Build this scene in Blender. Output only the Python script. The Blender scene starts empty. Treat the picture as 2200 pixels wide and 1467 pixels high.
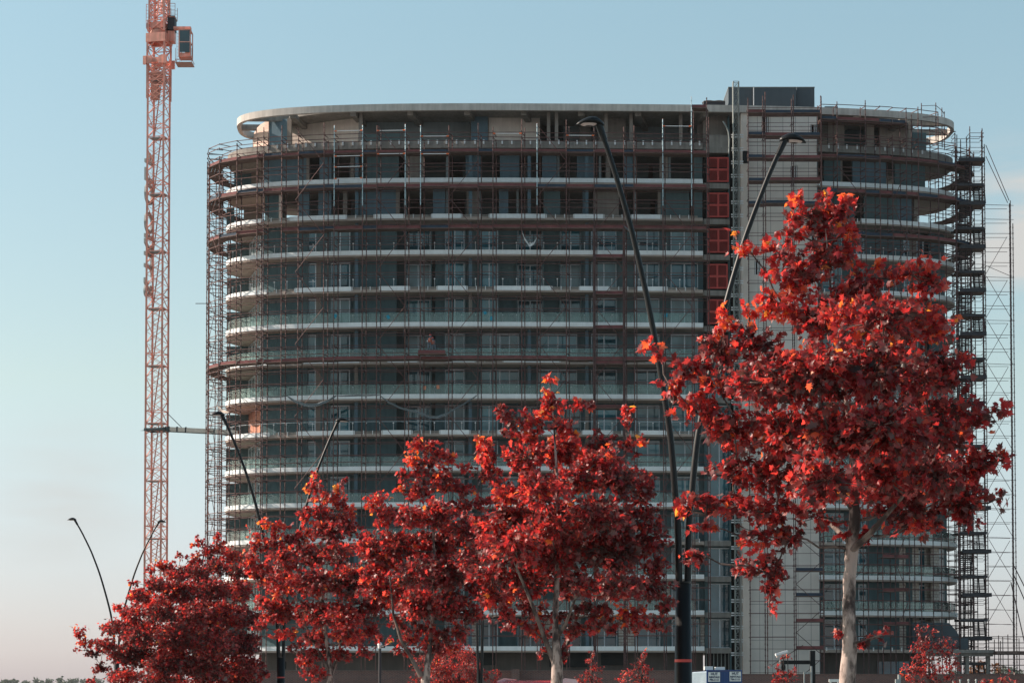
import bpy, bmesh, math, random
import numpy as np
from mathutils import Vector, Matrix
R = math.radians
random.seed(7)
rng = np.random.default_rng(7)
scene = bpy.context.scene
COL = scene.collection

# ------------------------------------------------------------------ camera
F = 4840.0; PCX = 1100.0; PCY = 1287.0; TH = R(2.4); EYE = 1.6
cd = bpy.data.cameras.new('camera'); cam = bpy.data.objects.new('camera', cd); COL.objects.link(cam)
cd.sensor_width = 36.0; cd.lens = F / 2200 * 36
cd.shift_y = (PCY - 733.5) / 2200
cd.clip_start = 0.5; cd.clip_end = 9000
cam.location = (0, 0, EYE); cam.rotation_euler = (R(90) + TH, 0, 0)
scene.camera = cam
CT, ST = math.cos(TH), math.sin(TH)

def at(px, py, Y):
    """surveyed point of the place at distance Y seen in the direction px, py of the photograph"""
    xc = (px - PCX) / F; yc = (PCY - py) / F
    dx = xc; dy = CT - yc * ST; dz = ST + yc * CT
    t = Y / dy
    return Vector((dx * t, Y, EYE + dz * t))

# ------------------------------------------------------------------ materials
def new_mat(name):
    m = bpy.data.materials.new(name); m.use_nodes = True
    nt = m.node_tree; b = nt.nodes['Principled BSDF']
    return m, nt, b

def mat(name, col, rough=0.8, metal=0.0, var=0.12, scale=1.5, bump=0.0, spec=0.4, streak=0.0, detail=6.0):
    m, nt, b = new_mat(name)
    N, L = nt.nodes, nt.links
    b.inputs['Roughness'].default_value = rough; b.inputs['Metallic'].default_value = metal
    b.inputs['Specular IOR Level'].default_value = spec
    tc = N.new('ShaderNodeTexCoord')
    nz = N.new('ShaderNodeTexNoise'); nz.inputs['Scale'].default_value = scale; nz.inputs['Detail'].default_value = detail
    L.new(tc.outputs['Object'], nz.inputs['Vector'])
    rp = N.new('ShaderNodeValToRGB')
    e = rp.color_ramp.elements
    e[0].position = 0.3; e[1].position = 0.7
    e[0].color = (*[c * (1 - var) for c in col], 1); e[1].color = (*[min(1, c * (1 + var)) for c in col], 1)
    L.new(nz.outputs['Fac'], rp.inputs['Fac'])
    out = rp.outputs['Color']
    if streak > 0:
        mp = N.new('ShaderNodeMapping'); mp.inputs['Scale'].default_value = (3.0, 3.0, 0.25)
        n2 = N.new('ShaderNodeTexNoise'); n2.inputs['Scale'].default_value = 1.2; n2.inputs['Detail'].default_value = 4
        L.new(tc.outputs['Object'], mp.inputs['Vector']); L.new(mp.outputs['Vector'], n2.inputs['Vector'])
        r2 = N.new('ShaderNodeValToRGB'); r2.color_ramp.elements[0].position = 0.35; r2.color_ramp.elements[1].position = 0.65
        r2.color_ramp.elements[0].color = (1 - streak,) * 3 + (1,); r2.color_ramp.elements[1].color = (1, 1, 1, 1)
        L.new(n2.outputs['Fac'], r2.inputs['Fac'])
        mx = N.new('ShaderNodeMixRGB'); mx.blend_type = 'MULTIPLY'; mx.inputs['Fac'].default_value = 1
        L.new(out, mx.inputs['Color1']); L.new(r2.outputs['Color'], mx.inputs['Color2']); out = mx.outputs['Color']
    L.new(out, b.inputs['Base Color'])
    if bump > 0:
        bp = N.new('ShaderNodeBump'); bp.inputs['Strength'].default_value = bump; bp.inputs['Distance'].default_value = 0.03
        n3 = N.new('ShaderNodeTexNoise'); n3.inputs['Scale'].default_value = scale * 12; n3.inputs['Detail'].default_value = 3
        L.new(tc.outputs['Object'], n3.inputs['Vector'])
        L.new(n3.outputs['Fac'], bp.inputs['Height']); L.new(bp.outputs['Normal'], b.inputs['Normal'])
    return m

def brick_mat(name, c1, c2, mortar, bw, bh, ms=0.02, rough=0.85, offset=0.5):
    m, nt, b = new_mat(name); N, L = nt.nodes, nt.links
    b.inputs['Roughness'].default_value = rough
    tc = N.new('ShaderNodeTexCoord'); sp = N.new('ShaderNodeSeparateXYZ'); cb = N.new('ShaderNodeCombineXYZ')
    ad = N.new('ShaderNodeMath'); ad.operation = 'ADD'
    L.new(tc.outputs['Object'], sp.inputs[0])
    L.new(sp.outputs['X'], ad.inputs[0]); L.new(sp.outputs['Y'], ad.inputs[1])
    L.new(ad.outputs[0], cb.inputs['X']); L.new(sp.outputs['Z'], cb.inputs['Y'])
    br = N.new('ShaderNodeTexBrick'); br.offset = offset
    br.inputs['Scale'].default_value = 1.0
    br.inputs['Brick Width'].default_value = bw; br.inputs['Row Height'].default_value = bh
    br.inputs['Mortar Size'].default_value = ms; br.inputs['Bias'].default_value = 0.0
    br.inputs['Color1'].default_value = (*c1, 1); br.inputs['Color2'].default_value = (*c2, 1); br.inputs['Mortar'].default_value = (*mortar, 1)
    L.new(cb.outputs[0], br.inputs['Vector'])
    nz = N.new('ShaderNodeTexNoise'); nz.inputs['Scale'].default_value = 0.6; nz.inputs['Detail'].default_value = 6
    L.new(tc.outputs['Object'], nz.inputs['Vector'])
    rp = N.new('ShaderNodeValToRGB'); rp.color_ramp.elements[0].color = (.72, .72, .72, 1); rp.color_ramp.elements[1].color = (1.1, 1.1, 1.1, 1)
    L.new(nz.outputs['Fac'], rp.inputs['Fac'])
    mx = N.new('ShaderNodeMixRGB'); mx.blend_type = 'MULTIPLY'; mx.inputs['Fac'].default_value = 1
    L.new(br.outputs['Color'], mx.inputs['Color1']); L.new(rp.outputs['Color'], mx.inputs['Color2'])
    L.new(mx.outputs['Color'], b.inputs['Base Color'])
    return m

M = {}
M['render_dark'] = mat('dark_grey_render', (.074, .130, .144), .9, var=.14, scale=.7, streak=.16, bump=.2)
M['render_mid'] = mat('mid_grey_render', (.092, .146, .156), .9, var=.12, scale=.8, streak=.12)
M['blue_grey'] = mat('blue_grey_render', (.105, .172, .212), .9, var=.1, scale=.9, streak=.12)
M['plaster'] = mat('raw_plaster', (.24, .21, .185), .92, var=.14, scale=.8, streak=.18)
M['pale_wall'] = mat('pale_concrete_wall', (.70, .61, .54), .9, var=.08, scale=1.0, streak=.1)
M['concrete'] = mat('cast_concrete', (.27, .25, .225), .88, var=.16, scale=1.2, streak=.25, bump=.25)
M['roof_c'] = mat('roof_edge_concrete', (.50, .46, .42), .85, var=.12, scale=1.0, streak=.2)
M['ground_wall'] = mat('brown_ground_floor_render', (.095, .082, .074), .9, var=.15, scale=.6, streak=.15)
M['tie_steel'] = mat('dark_tie_steel', (.085, .105, .105), .6, var=.15)
M['interior'] = mat('interior_plaster', (.24, .285, .295), .9, var=.12, scale=.8, streak=.1)
M['soffit'] = mat('bounce_tan_soffit', (.40, .33, .285), .9, var=.1, scale=.8)  # tan base colour carries the warm bounce from the ground
M['white'] = mat('white_fascia', (.86, .89, .89), .6, var=.05, scale=.8, streak=.08)
M['white_metal'] = mat('white_painted_metal', (.75, .76, .76), .5, var=.04)
M['alu'] = mat('aluminium_frame', (.58, .64, .68), .45, metal=.0, var=.05)
M['galv'] = mat('galvanised_tube', (.30, .40, .44), .5, metal=.4, var=.2, scale=3)
M['oxide'] = mat('oxide_red_tube', (.10, .046, .042), .7, metal=.1, var=.3, scale=2.5)
M['oxide_dark'] = mat('weathered_tube', (.075, .040, .040), .7, metal=.1, var=.3, scale=2.5)
M['orange'] = mat('orange_painted_end', (.75, .17, .06), .6, var=.1)
M['deck_red'] = mat('oxide_red_deck', (.15, .048, .048), .8, var=.25, scale=1.5)
M['deck_navy'] = mat('navy_deck', (.022, .04, .065), .8, var=.25, scale=1.5)
M['deck_under'] = mat('steel_plank', (.13, .085, .07), .8, var=.3, scale=2)
M['dark_steel'] = mat('dark_steel', (.035, .035, .04), .6, metal=.3, var=.2)
M['black'] = mat('black_powder_coat', (.007, .0075, .008), .42, metal=0, var=.15, spec=.28)
M['crane'] = mat('orange_crane_paint', (.84, .36, .27), .55, var=.2, scale=1.3, streak=.3)
M['crane_dark'] = mat('faded_crane_paint', (.45, .22, .17), .6, var=.15)
M['grey_steel'] = mat('grey_steel', (.22, .24, .23), .6, metal=.3, var=.15)
M['letter'] = mat('grey_letter_board', (.31, .33, .32), .6, var=.08)
M['slate'] = mat('slate_cladding', (.062, .082, .098), .75, var=.08, scale=.7, streak=.1)
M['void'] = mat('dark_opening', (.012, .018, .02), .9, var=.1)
M['louvre'] = mat('red_louvre_paint', (.46, .055, .045), .55, var=.1, scale=2)
M['louvre_blade'] = mat('red_louvre_blades', (.27, .032, .030), .6, var=.15, scale=2)
M['brick'] = brick_mat('red_brown_brickwork', (.17, .068, .052), (.10, .045, .04), (.19, .16, .145), .24, .085, .012)
M['block'] = brick_mat('white_block_infill', (.66, .62, .56), (.50, .46, .42), (.27, .16, .12), .5, .26, .02)
M['panelled'] = brick_mat('pale_wall_panels', (.78, .71, .65), (.72, .66, .60), (.36, .33, .31), 1.15, 3.2, .025, offset=0)
M['timber'] = brick_mat('board_marked_concrete', (.62, .46, .38), (.50, .36, .30), (.35, .24, .20), 30., .16, .012, offset=0)
M['earth'] = mat('dry_ground', (.135, .155, .155), .95, var=.25, scale=.05, bump=.3)
M['asphalt'] = mat('asphalt', (.05, .05, .05), .9, var=.2, scale=.8)
M['kerb'] = mat('kerb_stone', (.36, .35, .33), .85, var=.15)
M['net'] = mat('debris_netting', (.17, .20, .215), .9, var=.15, scale=2)
M['container_blue'] = mat('blue_container_paint', (.02, .065, .20), .5, var=.15, scale=1)
M['container_white'] = mat('white_container_paint', (.27, .34, .39), .5, var=.07, scale=1)
M['sign'] = mat('white_sign', (.74, .74, .70), .6, var=.03)
M['ink'] = mat('navy_ink', (.015, .03, .08), .7, var=.02)
M['car_red'] = mat('red_car_paint', (.55, .02, .03), .2, var=.05)
M['rubber'] = mat('rubber', (.02, .02, .02), .9)
M['skin'] = mat('skin', (.25, .13, .09), .6)
M['overall'] = mat('blue_overall', (.10, .13, .16), .9)
M['vest'] = mat('orange_vest', (.30, .09, .06), .8)
M['helmet'] = mat('red_helmet', (.35, .05, .05), .4)
M['lens'] = mat('lamp_lens', (.62, .50, .45), .3, var=.05)
M['copper'] = mat('reddish_timber_board', (.42, .19, .13), .8, var=.2)
M['paper_o'] = mat('orange_paper', (.8, .33, .2), .8, var=.03)
M['paper_b'] = mat('blue_paper', (.03, .35, .5), .8, var=.03)

def pane_mat(name, col, rough=.04):
    m, nt, b = new_mat(name); N, L = nt.nodes, nt.links
    b.inputs['Roughness'].default_value = rough; b.inputs['IOR'].default_value = 1.65
    b.inputs['Specular IOR Level'].default_value = .6
    tc = N.new('ShaderNodeTexCoord'); nz = N.new('ShaderNodeTexNoise'); nz.inputs['Scale'].default_value = .35; nz.inputs['Detail'].default_value = 2
    L.new(tc.outputs['Object'], nz.inputs['Vector'])
    rp = N.new('ShaderNodeValToRGB'); rp.color_ramp.elements[0].position = .38; rp.color_ramp.elements[1].position = .62
    rp.color_ramp.elements[0].color = (*[c * .55 for c in col], 1); rp.color_ramp.elements[1].color = (*[c * 1.5 for c in col], 1)
    L.new(nz.outputs['Fac'], rp.inputs['Fac']); L.new(rp.outputs['Color'], b.inputs['Base Color'])
    b2 = N.new('ShaderNodeBump'); b2.inputs['Strength'].default_value = .06; b2.inputs['Distance'].default_value = .05
    n2 = N.new('ShaderNodeTexNoise'); n2.inputs['Scale'].default_value = .6
    L.new(tc.outputs['Object'], n2.inputs['Vector']); L.new(n2.outputs['Fac'], b2.inputs['Height']); L.new(b2.outputs['Normal'], b.inputs['Normal'])
    return m
M['pane'] = pane_mat('window_glass', (.008, .066, .090))
M['pane_mid'] = pane_mat('window_glass_mid', (.016, .115, .150))
M['pane_film'] = pane_mat('filmed_window_glass', (.08, .15, .165), .25)
M['corner_glass'] = mat('reflective_corner_glass', (.55, .66, .68), .08, metal=.7, var=.25, scale=1.2)
M['cab_glass'] = pane_mat('cab_glass', (.02, .04, .045))

def glass_mat(name, tint, alpha):
    m = bpy.data.materials.new(name); m.use_nodes = True; nt = m.node_tree; N, L = nt.nodes, nt.links
    N.clear(); o = N.new('ShaderNodeOutputMaterial')
    tr = N.new('ShaderNodeBsdfTransparent'); tr.inputs['Color'].default_value = (*tint, 1)
    gl = N.new('ShaderNodeBsdfGlossy'); gl.inputs['Roughness'].default_value = .05
    df = N.new('ShaderNodeBsdfDiffuse'); df.inputs['Color'].default_value = (.52, .66, .63, 1)
    fr = N.new('ShaderNodeFresnel'); fr.inputs['IOR'].default_value = 1.5
    m1 = N.new('ShaderNodeMixShader'); m2 = N.new('ShaderNodeMixShader'); m1.inputs[0].default_value = alpha
    L.new(tr.outputs[0], m1.inputs[1]); L.new(df.outputs[0], m1.inputs[2])
    L.new(fr.outputs[0], m2.inputs[0]); L.new(m1.outputs[0], m2.inputs[1]); L.new(gl.outputs[0], m2.inputs[2])
    L.new(m2.outputs[0], o.inputs[0])
    return m
M['balu_glass'] = glass_mat('pale_green_balustrade_glass', (.78, .90, .87), .17)

def leaf_mat(name, ramp, trans=.5, under=(.30, .20, .17), tv=1.6):
    m = bpy.data.materials.new(name); m.use_nodes = True; nt = m.node_tree; N, L = nt.nodes, nt.links
    N.clear(); o = N.new('ShaderNodeOutputMaterial')
    a = N.new('ShaderNodeAttribute'); a.attribute_name = 'hue_pick'
    rp = N.new('ShaderNodeValToRGB'); cr = rp.color_ramp
    while len(cr.elements) < len(ramp): cr.elements.new(.5)
    for e, (p, c) in zip(cr.elements, ramp): e.position = p; e.color = (*c, 1)
    L.new(a.outputs['Fac'], rp.inputs['Fac'])
    b = N.new('ShaderNodeBsdfPrincipled'); b.inputs['Roughness'].default_value = .42; b.inputs['Specular IOR Level'].default_value = .5
    geo = N.new('ShaderNodeNewGeometry'); und = N.new('ShaderNodeMixRGB'); und.blend_type = 'MIX'; und.inputs[2].default_value = (*under, 1)
    sc_ = N.new('ShaderNodeMath'); sc_.operation = 'MULTIPLY'; sc_.inputs[1].default_value = .75; L.new(geo.outputs['Backfacing'], sc_.inputs[0])
    L.new(sc_.outputs[0], und.inputs[0]); L.new(rp.outputs['Color'], und.inputs[1]); L.new(und.outputs[0], b.inputs['Base Color'])
    t = N.new('ShaderNodeBsdfTranslucent')
    hs = N.new('ShaderNodeHueSaturation'); hs.inputs['Value'].default_value = tv; hs.inputs['Saturation'].default_value = 1.05; hs.inputs['Hue'].default_value = .505
    L.new(rp.outputs['Color'], hs.inputs['Color']); L.new(hs.outputs['Color'], t.inputs['Color'])
    mx = N.new('ShaderNodeMixShader'); mx.inputs[0].default_value = trans
    L.new(b.outputs[0], mx.inputs[1]); L.new(t.outputs[0], mx.inputs[2]); L.new(mx.outputs[0], o.inputs[0])
    return m
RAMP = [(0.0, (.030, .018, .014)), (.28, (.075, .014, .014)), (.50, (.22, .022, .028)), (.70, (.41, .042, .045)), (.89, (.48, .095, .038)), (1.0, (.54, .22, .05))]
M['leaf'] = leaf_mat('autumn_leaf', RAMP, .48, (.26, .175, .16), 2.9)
M['leaf_far'] = leaf_mat('far_foliage', [(0, (.03, .045, .025)), (.5, (.045, .07, .035)), (1, (.08, .10, .05))], .2, (.05, .07, .035))
M['leaf_orange'] = leaf_mat('rust_foliage', [(0, (.10, .05, .02)), (.5, (.22, .08, .03)), (1, (.40, .14, .05))], .3, (.2, .1, .05))

def bark_mat(name, a, b_, c_):
    m, nt, b = new_mat(name); N, L = nt.nodes, nt.links
    b.inputs['Roughness'].default_value = .85
    tc = N.new('ShaderNodeTexCoord'); mp = N.new('ShaderNodeMapping'); mp.inputs['Scale'].default_value = (7, 7, 3.0)
    v = N.new('ShaderNodeTexNoise'); v.inputs['Scale'].default_value = 1.0; v.inputs['Detail'].default_value = 5; v.inputs['Roughness'].default_value = .6
    L.new(tc.outputs['Object'], mp.inputs[0]); L.new(mp.outputs[0], v.inputs['Vector'])
    rp = N.new('ShaderNodeValToRGB'); cr = rp.color_ramp; cr.elements.new(.5)
    for e, (p, c) in zip(cr.elements, [(.42, a), (.475, b_), (.56, c_)]): e.position = p; e.color = (*c, 1)
    L.new(v.outputs['Fac'], rp.inputs[0]); L.new(rp.outputs[0], b.inputs['Base Color'])
    bp = N.new('ShaderNodeBump'); bp.inputs['Strength'].default_value = .7; bp.inputs['Distance'].default_value = .02
    L.new(v.outputs['Fac'], bp.inputs['Height']); L.new(bp.outputs[0], b.inputs['Normal'])
    return m
M['bark'] = bark_mat('mottled_pale_bark', (.045, .031, .027), (.15, .11, .095), (.40, .31, .27))
M['bark_dark'] = bark_mat('brown_bark', (.045, .031, .028), (.09, .063, .053), (.18, .135, .115))

# ------------------------------------------------------------------ object helpers
def tag(o, label=None, cat=None, group=None, kind=None):
    if label: o['label'] = label
    if cat: o['category'] = cat
    if group: o['group'] = group
    if kind: o['kind'] = kind
    return o

def empty(name, loc, label, cat, group=None):
    o = bpy.data.objects.new(name, None); COL.objects.link(o)
    o.location = loc; o.empty_display_size = .2
    tag(o, label, cat, group)
    o['wl'] = [float(c) for c in loc]
    return o

class MB:
    def __init__(s): s.v = []; s.f = []; s.mi = []; s.m = 0
    def add(s, vs, fs):
        n = len(s.v); s.v.extend([tuple(p) for p in vs]); s.f.extend([tuple(i + n for i in f) for f in fs]); s.mi.extend([s.m] * len(fs))
    def box(s, x0, x1, y0, y1, z0, z1):
        s.add([(x0,y0,z0),(x1,y0,z0),(x1,y1,z0),(x0,y1,z0),(x0,y0,z1),(x1,y0,z1),(x1,y1,z1),(x0,y1,z1)],
              [(3,2,1,0),(4,5,6,7),(0,1,5,4),(1,2,6,5),(2,3,7,6),(3,0,4,7)])
    def obox(s, c, ax, ay, az):
        c = Vector(c); ax = Vector(ax); ay = Vector(ay); az = Vector(az)
        P = [c - ax - ay - az, c + ax - ay - az, c + ax + ay - az, c - ax + ay - az, c - ax - ay + az, c + ax - ay + az, c + ax + ay + az, c - ax + ay + az]
        s.add(P, [(3,2,1,0),(4,5,6,7),(0,1,5,4),(1,2,6,5),(2,3,7,6),(3,0,4,7)])
    def bar(s, p, q, r, n=5, r2=None):
        p = Vector(p); q = Vector(q); d = q - p
        if d.length < 1e-6: return
        d.normalize(); a = Vector((0, 0, 1)) if abs(d.z) < .9 else Vector((1, 0, 0))
        u = d.cross(a).normalized(); w = d.cross(u); r2 = r if r2 is None else r2
        vs = []
        for k in range(n):
            t = 2 * math.pi * (k + .5) / n; e = u * math.cos(t) + w * math.sin(t)
            vs.append(p + e * r); vs.append(q + e * r2)
        fs = [(2*k, 2*k+1, (2*k+3) % (2*n), (2*k+2) % (2*n)) for k in range(n)]
        fs.append(tuple(2*k for k in range(n))[::-1]); fs.append(tuple(2*k+1 for k in range(n)))
        s.add(vs, fs)
    def path(s, pts, rs, n=8):
        """one continuous tube through pts"""
        pts = [Vector(p) for p in pts]; N = len(pts)
        if isinstance(rs, (int, float)): rs = [rs] * N
        prev = None; vs = []
        for i, p in enumerate(pts):
            d = (pts[min(i+1, N-1)] - pts[max(i-1, 0)]).normalized()
            if prev is None:
                a = Vector((0, 1, 0)) if abs(d.y) < .9 else Vector((1, 0, 0)); u = d.cross(a).normalized()
            else:
                u = (prev - d * prev.dot(d)).normalized()
            prev = u; w = d.cross(u)
            for k in range(n):
                t = 2 * math.pi * k / n; vs.append(p + (u * math.cos(t) + w * math.sin(t)) * rs[i])
        fs = [(i*n+k, (i+1)*n+k, (i+1)*n+(k+1) % n, i*n+(k+1) % n) for i in range(N-1) for k in range(n)]
        fs.append(tuple(range(n))); fs.append(tuple((N-1)*n+k for k in range(n))[::-1])
        s.add(vs, fs)
    def ribbon(s, pts, z0, z1, th):
        """wall standing on a plan line; thickness goes to the left of travel (+y when going +x)"""
        P = [Vector((p[0], p[1])) for p in pts]; N = len(P); I = []
        for i in range(N):
            d = P[min(i+1, N-1)] - P[max(i-1, 0)]; d.normalize(); I.append(P[i] + Vector((-d.y, d.x)) * th)
        vs = []
        for a, b in zip(P, I): vs += [(a.x, a.y, z0), (a.x, a.y, z1), (b.x, b.y, z0), (b.x, b.y, z1)]
        fs = []
        for i in range(N-1):
            a = 4*i; b = a+4
            fs += [(a, b, b+1, a+1), (a+2, a+3, b+3, b+2), (a+1, b+1, b+3, a+3), (a, a+2, b+2, b)]
        fs += [(0, 1, 3, 2), (4*N-4, 4*N-2, 4*N-1, 4*N-3)]
        s.add(vs, fs)
    def slab(s, loop, z0, z1):
        n = len(loop); vs = [(p[0], p[1], z0) for p in loop] + [(p[0], p[1], z1) for p in loop]
        fs = [tuple(range(n))[::-1], tuple(range(n, 2*n))] + [(i, (i+1) % n, n+(i+1) % n, n+i) for i in range(n)]
        s.add(vs, fs)
    def build(s, name, mats, parent=None, smooth=False, origin=None):
        me = bpy.data.meshes.new(name)
        if parent is not None: o0 = Vector(parent['wl'])
        elif origin is not None: o0 = Vector(origin)
        else:
            a = np.array(s.v); o0 = Vector(((a[:,0].min()+a[:,0].max())/2, (a[:,1].min()+a[:,1].max())/2, a[:,2].min()))
        va = np.array(s.v, dtype=float) - np.array(o0)
        me.from_pydata(va.tolist(), [], s.f)
        if not isinstance(mats, (list, tuple)): mats = [mats]
        for m in mats: me.materials.append(m)
        if len(mats) > 1: me.polygons.foreach_set('material_index', s.mi)
        if smooth: me.polygons.foreach_set('use_smooth', [True] * len(me.polygons))
        me.update()
        o = bpy.data.objects.new(name, me); COL.objects.link(o)
        if parent is not None:
            o.parent = parent; o['wl'] = list(parent['wl'])
        else:
            o.location = o0; o['wl'] = list(o0)
        return o

# ------------------------------------------------------------------ building plan (a long rounded slab block)
A, B = 33.75, 8.1; CY = 208.0
CXC = 7.35; ROT = R(1.6); CR, SR = math.cos(ROT), math.sin(ROT)
def toW(u, v): return (CXC + u*CR - v*SR, CY + u*SR + v*CR)
def edgeY(X, ins, back=False):
    a, b = A - ins, B - ins; v = 0.0
    for _ in range(4):
        u = ((X - CXC) + v*SR) / CR
        k = 1 - min(1, abs(u / a)) ** 3
        v = (b if back else -b) * k ** (1/3)
    return CY + u*SR + v*CR
def FP(px, ins, py=700):
    Y = 200.0
    for _ in range(6):
        X = at(px, py, Y).x; Y = edgeY(X, ins)
    return (X, Y)
def fpoly(p0, p1, ins, step=26):
    n = max(1, int(abs(p1 - p0) / step)); return [FP(p0 + (p1 - p0)*i/n, ins) for i in range(n+1)]
def loop(ins, n=240, da=0.0, db=0.0, cu=0.0):
    a, b = A - ins - da, B - ins - db; out = []
    for i in range(n):
        t = 2*math.pi*i/n; c, s_ = math.cos(t), math.sin(t)
        out.append(toW(cu + a*math.copysign(abs(c)**(2/3), c), b*math.copysign(abs(s_)**(2/3), s_)))
    return out
def Zof(y): return at(1100, y, 199.8).z
LY = [310.0] + [387 + 77.3*k for k in range(14)]
Z = [Zof(y) for y in LY]          # Z[0] penthouse floor ... Z[14] first floor
ZR = Zof(229)
C1510 = FP(1511, 0)[0]; C1568 = FP(1569, 1.0)[0]; C1757 = FP(1757, 0)[0]

bld = empty('apartment_building', (CXC, CY, 0), 'long curved unfinished apartment block with white balcony edges behind the scaffolding', 'building')

def left_loop(ins):
    L_ = [p for p in loop(ins, 400)]
    front = sorted([p for p in L_ if p[1] < CY + (p[0]-CXC)*math.tan(ROT) and p[0] < C1510], key=lambda p: p[0])
    back = sorted([p for p in L_ if p[1] >= CY + (p[0]-CXC)*math.tan(ROT) and p[0] < C1568], key=lambda p: -p[0])
    mid = [(C1510, edgeY(C1510, ins)), (C1510, edgeY(C1510, ins+1.1)), (C1568, edgeY(C1568, ins+1.1)), (C1568, edgeY(C1568, ins, True))]
    return front + mid + back
def right_loop(ins):
    L_ = loop(ins, 400)
    front = sorted([p for p in L_ if p[1] < CY + (p[0]-CXC)*math.tan(ROT) and p[0] > C1757], key=lambda p: p[0])
    back = sorted([p for p in L_ if p[1] >= CY + (p[0]-CXC)*math.tan(ROT) and p[0] > C1757], key=lambda p: -p[0])
    return [(C1757, edgeY(C1757, ins))] + front + back + [(C1757, edgeY(C1757, ins, True))]

for k in range(15):
    z = Z[k]
    m = MB(); m.slab(left_loop(.07), z-.34, z-.06); m.slab(right_loop(.07), z-.34, z-.06)
    m.build('floor_slab', M['soffit'] if k else M['concrete'], bld)

# --- white fascia panels and brackets
def arcpts(ins, px0, px1): return fpoly(px0, px1, ins, 18)
def tip_front(ins, side, pxlim):
    """front quarter of the curve at one tip, including the silhouette"""
    out = []
    Xl = FP(pxlim, ins)[0]
    for p in loop(ins, 500):
        if side < 0 and p[0] < Xl and (p[1] < CY + 3.0): out.append(p)
        if side > 0 and p[0] > Xl and (p[1] < CY + 3.5): out.append(p)
    def ang(p):
        return math.atan2((p[1]-CY)/B, (p[0]-CXC)/A)
    if side < 0: out.sort(key=lambda p: -((ang(p)) % (2*math.pi)), reverse=True); 
    else: out.sort(key=lambda p: ang(p))
    return out
tl = tip_front(0, -1, 520); tr = tip_front(0, 1, 2020)
full_left = tl + arcpts(0, 521, 1511); full_right = arcpts(0, 1757, 2019) + tr
def cut(px0, px1): return arcpts(0, px0, px1)
broken = {2: 0, 4: 12, 6: 30, 8: 18, 11: 40}
for k in range(1, 15):
    z = Z[k]
    if k in broken:
        ph = broken[k]
        m = MB(); m.ribbon(tl + arcpts(0, 521, 560 + ph), z-.20, z+.19, .06); m.build('fascia_panel', M['white'], bld)
        x = 560 + ph; br = MB(); j = 0
        while x < 1480:
            g = 62; w = 62 if j % 3 else 120
            for q in range(4):
                a = FP(x + 2 + q*19.5, .02)
                br.box(a[0]-.035, a[0]+.035, a[1]-.03, a[1]+.12, z-.18, z+.17)
            a0 = x + g; a1 = min(a0 + w, 1500)
            if a1 - a0 > 20:
                m = MB(); m.ribbon(cut(a0, a1), z-.20, z+.19, .06); m.build('fascia_panel', M['white'], bld)
            x = a1; j += 1
        m = MB(); m.ribbon(arcpts(.075, 575+ph, 1500), z-.02, z+.13, .10); m.build('edge_upstand', M['concrete'], bld)
        o = br.build('panel_bracket', M['white_metal'], bld); o['kind'] = 'stuff'
        br = MB(); m = MB(); m.ribbon(arcpts(0, 1850 - ph, 2019) + tr, z-.20, z+.19, .06); m.build('fascia_panel', M['white'], bld)
        for q in range(5):
            a = FP(1772 + q*18, .02); br.box(a[0]-.035, a[0]+.035, a[1]-.03, a[1]+.12, z-.18, z+.17)
        o = br.build('panel_bracket', M['white_metal'], bld); o['kind'] = 'stuff'
    else:
        m = MB(); m.ribbon(full_left, z-.20, z+.19, .06); m.build('fascia_panel', M['white'], bld)
        m = MB(); m.ribbon(full_right if k != 14 else arcpts(0, 1985, 2019) + tr, z-.20, z+.19, .06); m.build('fascia_panel', M['white'], bld)
# penthouse floor edge: bare upstand with white brackets
z = Z[0]
m = MB(); m.ribbon(tip_front(.10, -1, 520) + arcpts(.10, 521, 1511), z-.06, z+.32, .12); m.ribbon(arcpts(.10, 1757, 2019) + tip_front(.10, 1, 2020), z-.06, z+.32, .12)
m.build('edge_upstand', M['concrete'], bld)
for x in list(np.arange(575, 1510, 20.2)) + list(np.arange(1782, 1990, 20.2)):
    a = FP(x + random.uniform(-1.5, 1.5), .0)
    m = MB(); m.box(a[0]-.065, a[0]+.065, a[1]-.06, a[1]+.095, z-.03, z+.36); m.build('panel_bracket', M['white_metal'], bld)
for x in np.arange(1772, 1985, 20):
    a = FP(x, .0); m = MB(); m.box(a[0]-.05, a[0]+.05, a[1]-.05, a[1]+.06, Z[14]-.2, Z[14]+.12); m.build('panel_bracket', M['white_metal'], bld)

# --- roof
rl = loop(.45, 300, cu=.48, db=-.3); ri = loop(.80, 300, cu=.48, db=-.3)
m = MB(); n = len(rl)
vs = [(p[0], p[1], ZR-.32) for p in rl] + [(p[0], p[1], ZR+.30) for p in rl] + [(p[0], p[1], ZR-.32) for p in ri] + [(p[0], p[1], ZR+.30) for p in ri]
fs = []
for i in range(n):
    j = (i+1) % n
    fs += [(i, j, n+j, n+i), (2*n+j, 2*n+i, 3*n+i, 3*n+j), (n+i, n+j, 3*n+j, 3*n+i), (j, i, 2*n+i, 2*n+j)]
m.add(vs, fs); m.build('roof_ring', M['roof_c'] if 'roof_c' in M else M['concrete'], bld)
m = MB(); m.slab(loop(.803, 300, da=3.6, cu=.6, db=-.3), ZR-.12, ZR+.12); m.build('roof_slab', M['concrete'], bld)
for px in [640, 770, 893, 1016, 1138, 1262, 1385, 1505, 1830, 1930]:
    a = FP(px, .83); m = MB(); m.obox((a[0], a[1]+3.2, ZR-.34), (.26, 0, 0), (.55 if px < 1500 else -.55, 3.0, 0), (0, 0, .215)); m.build('roof_beam', M['concrete'], bld)
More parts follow.
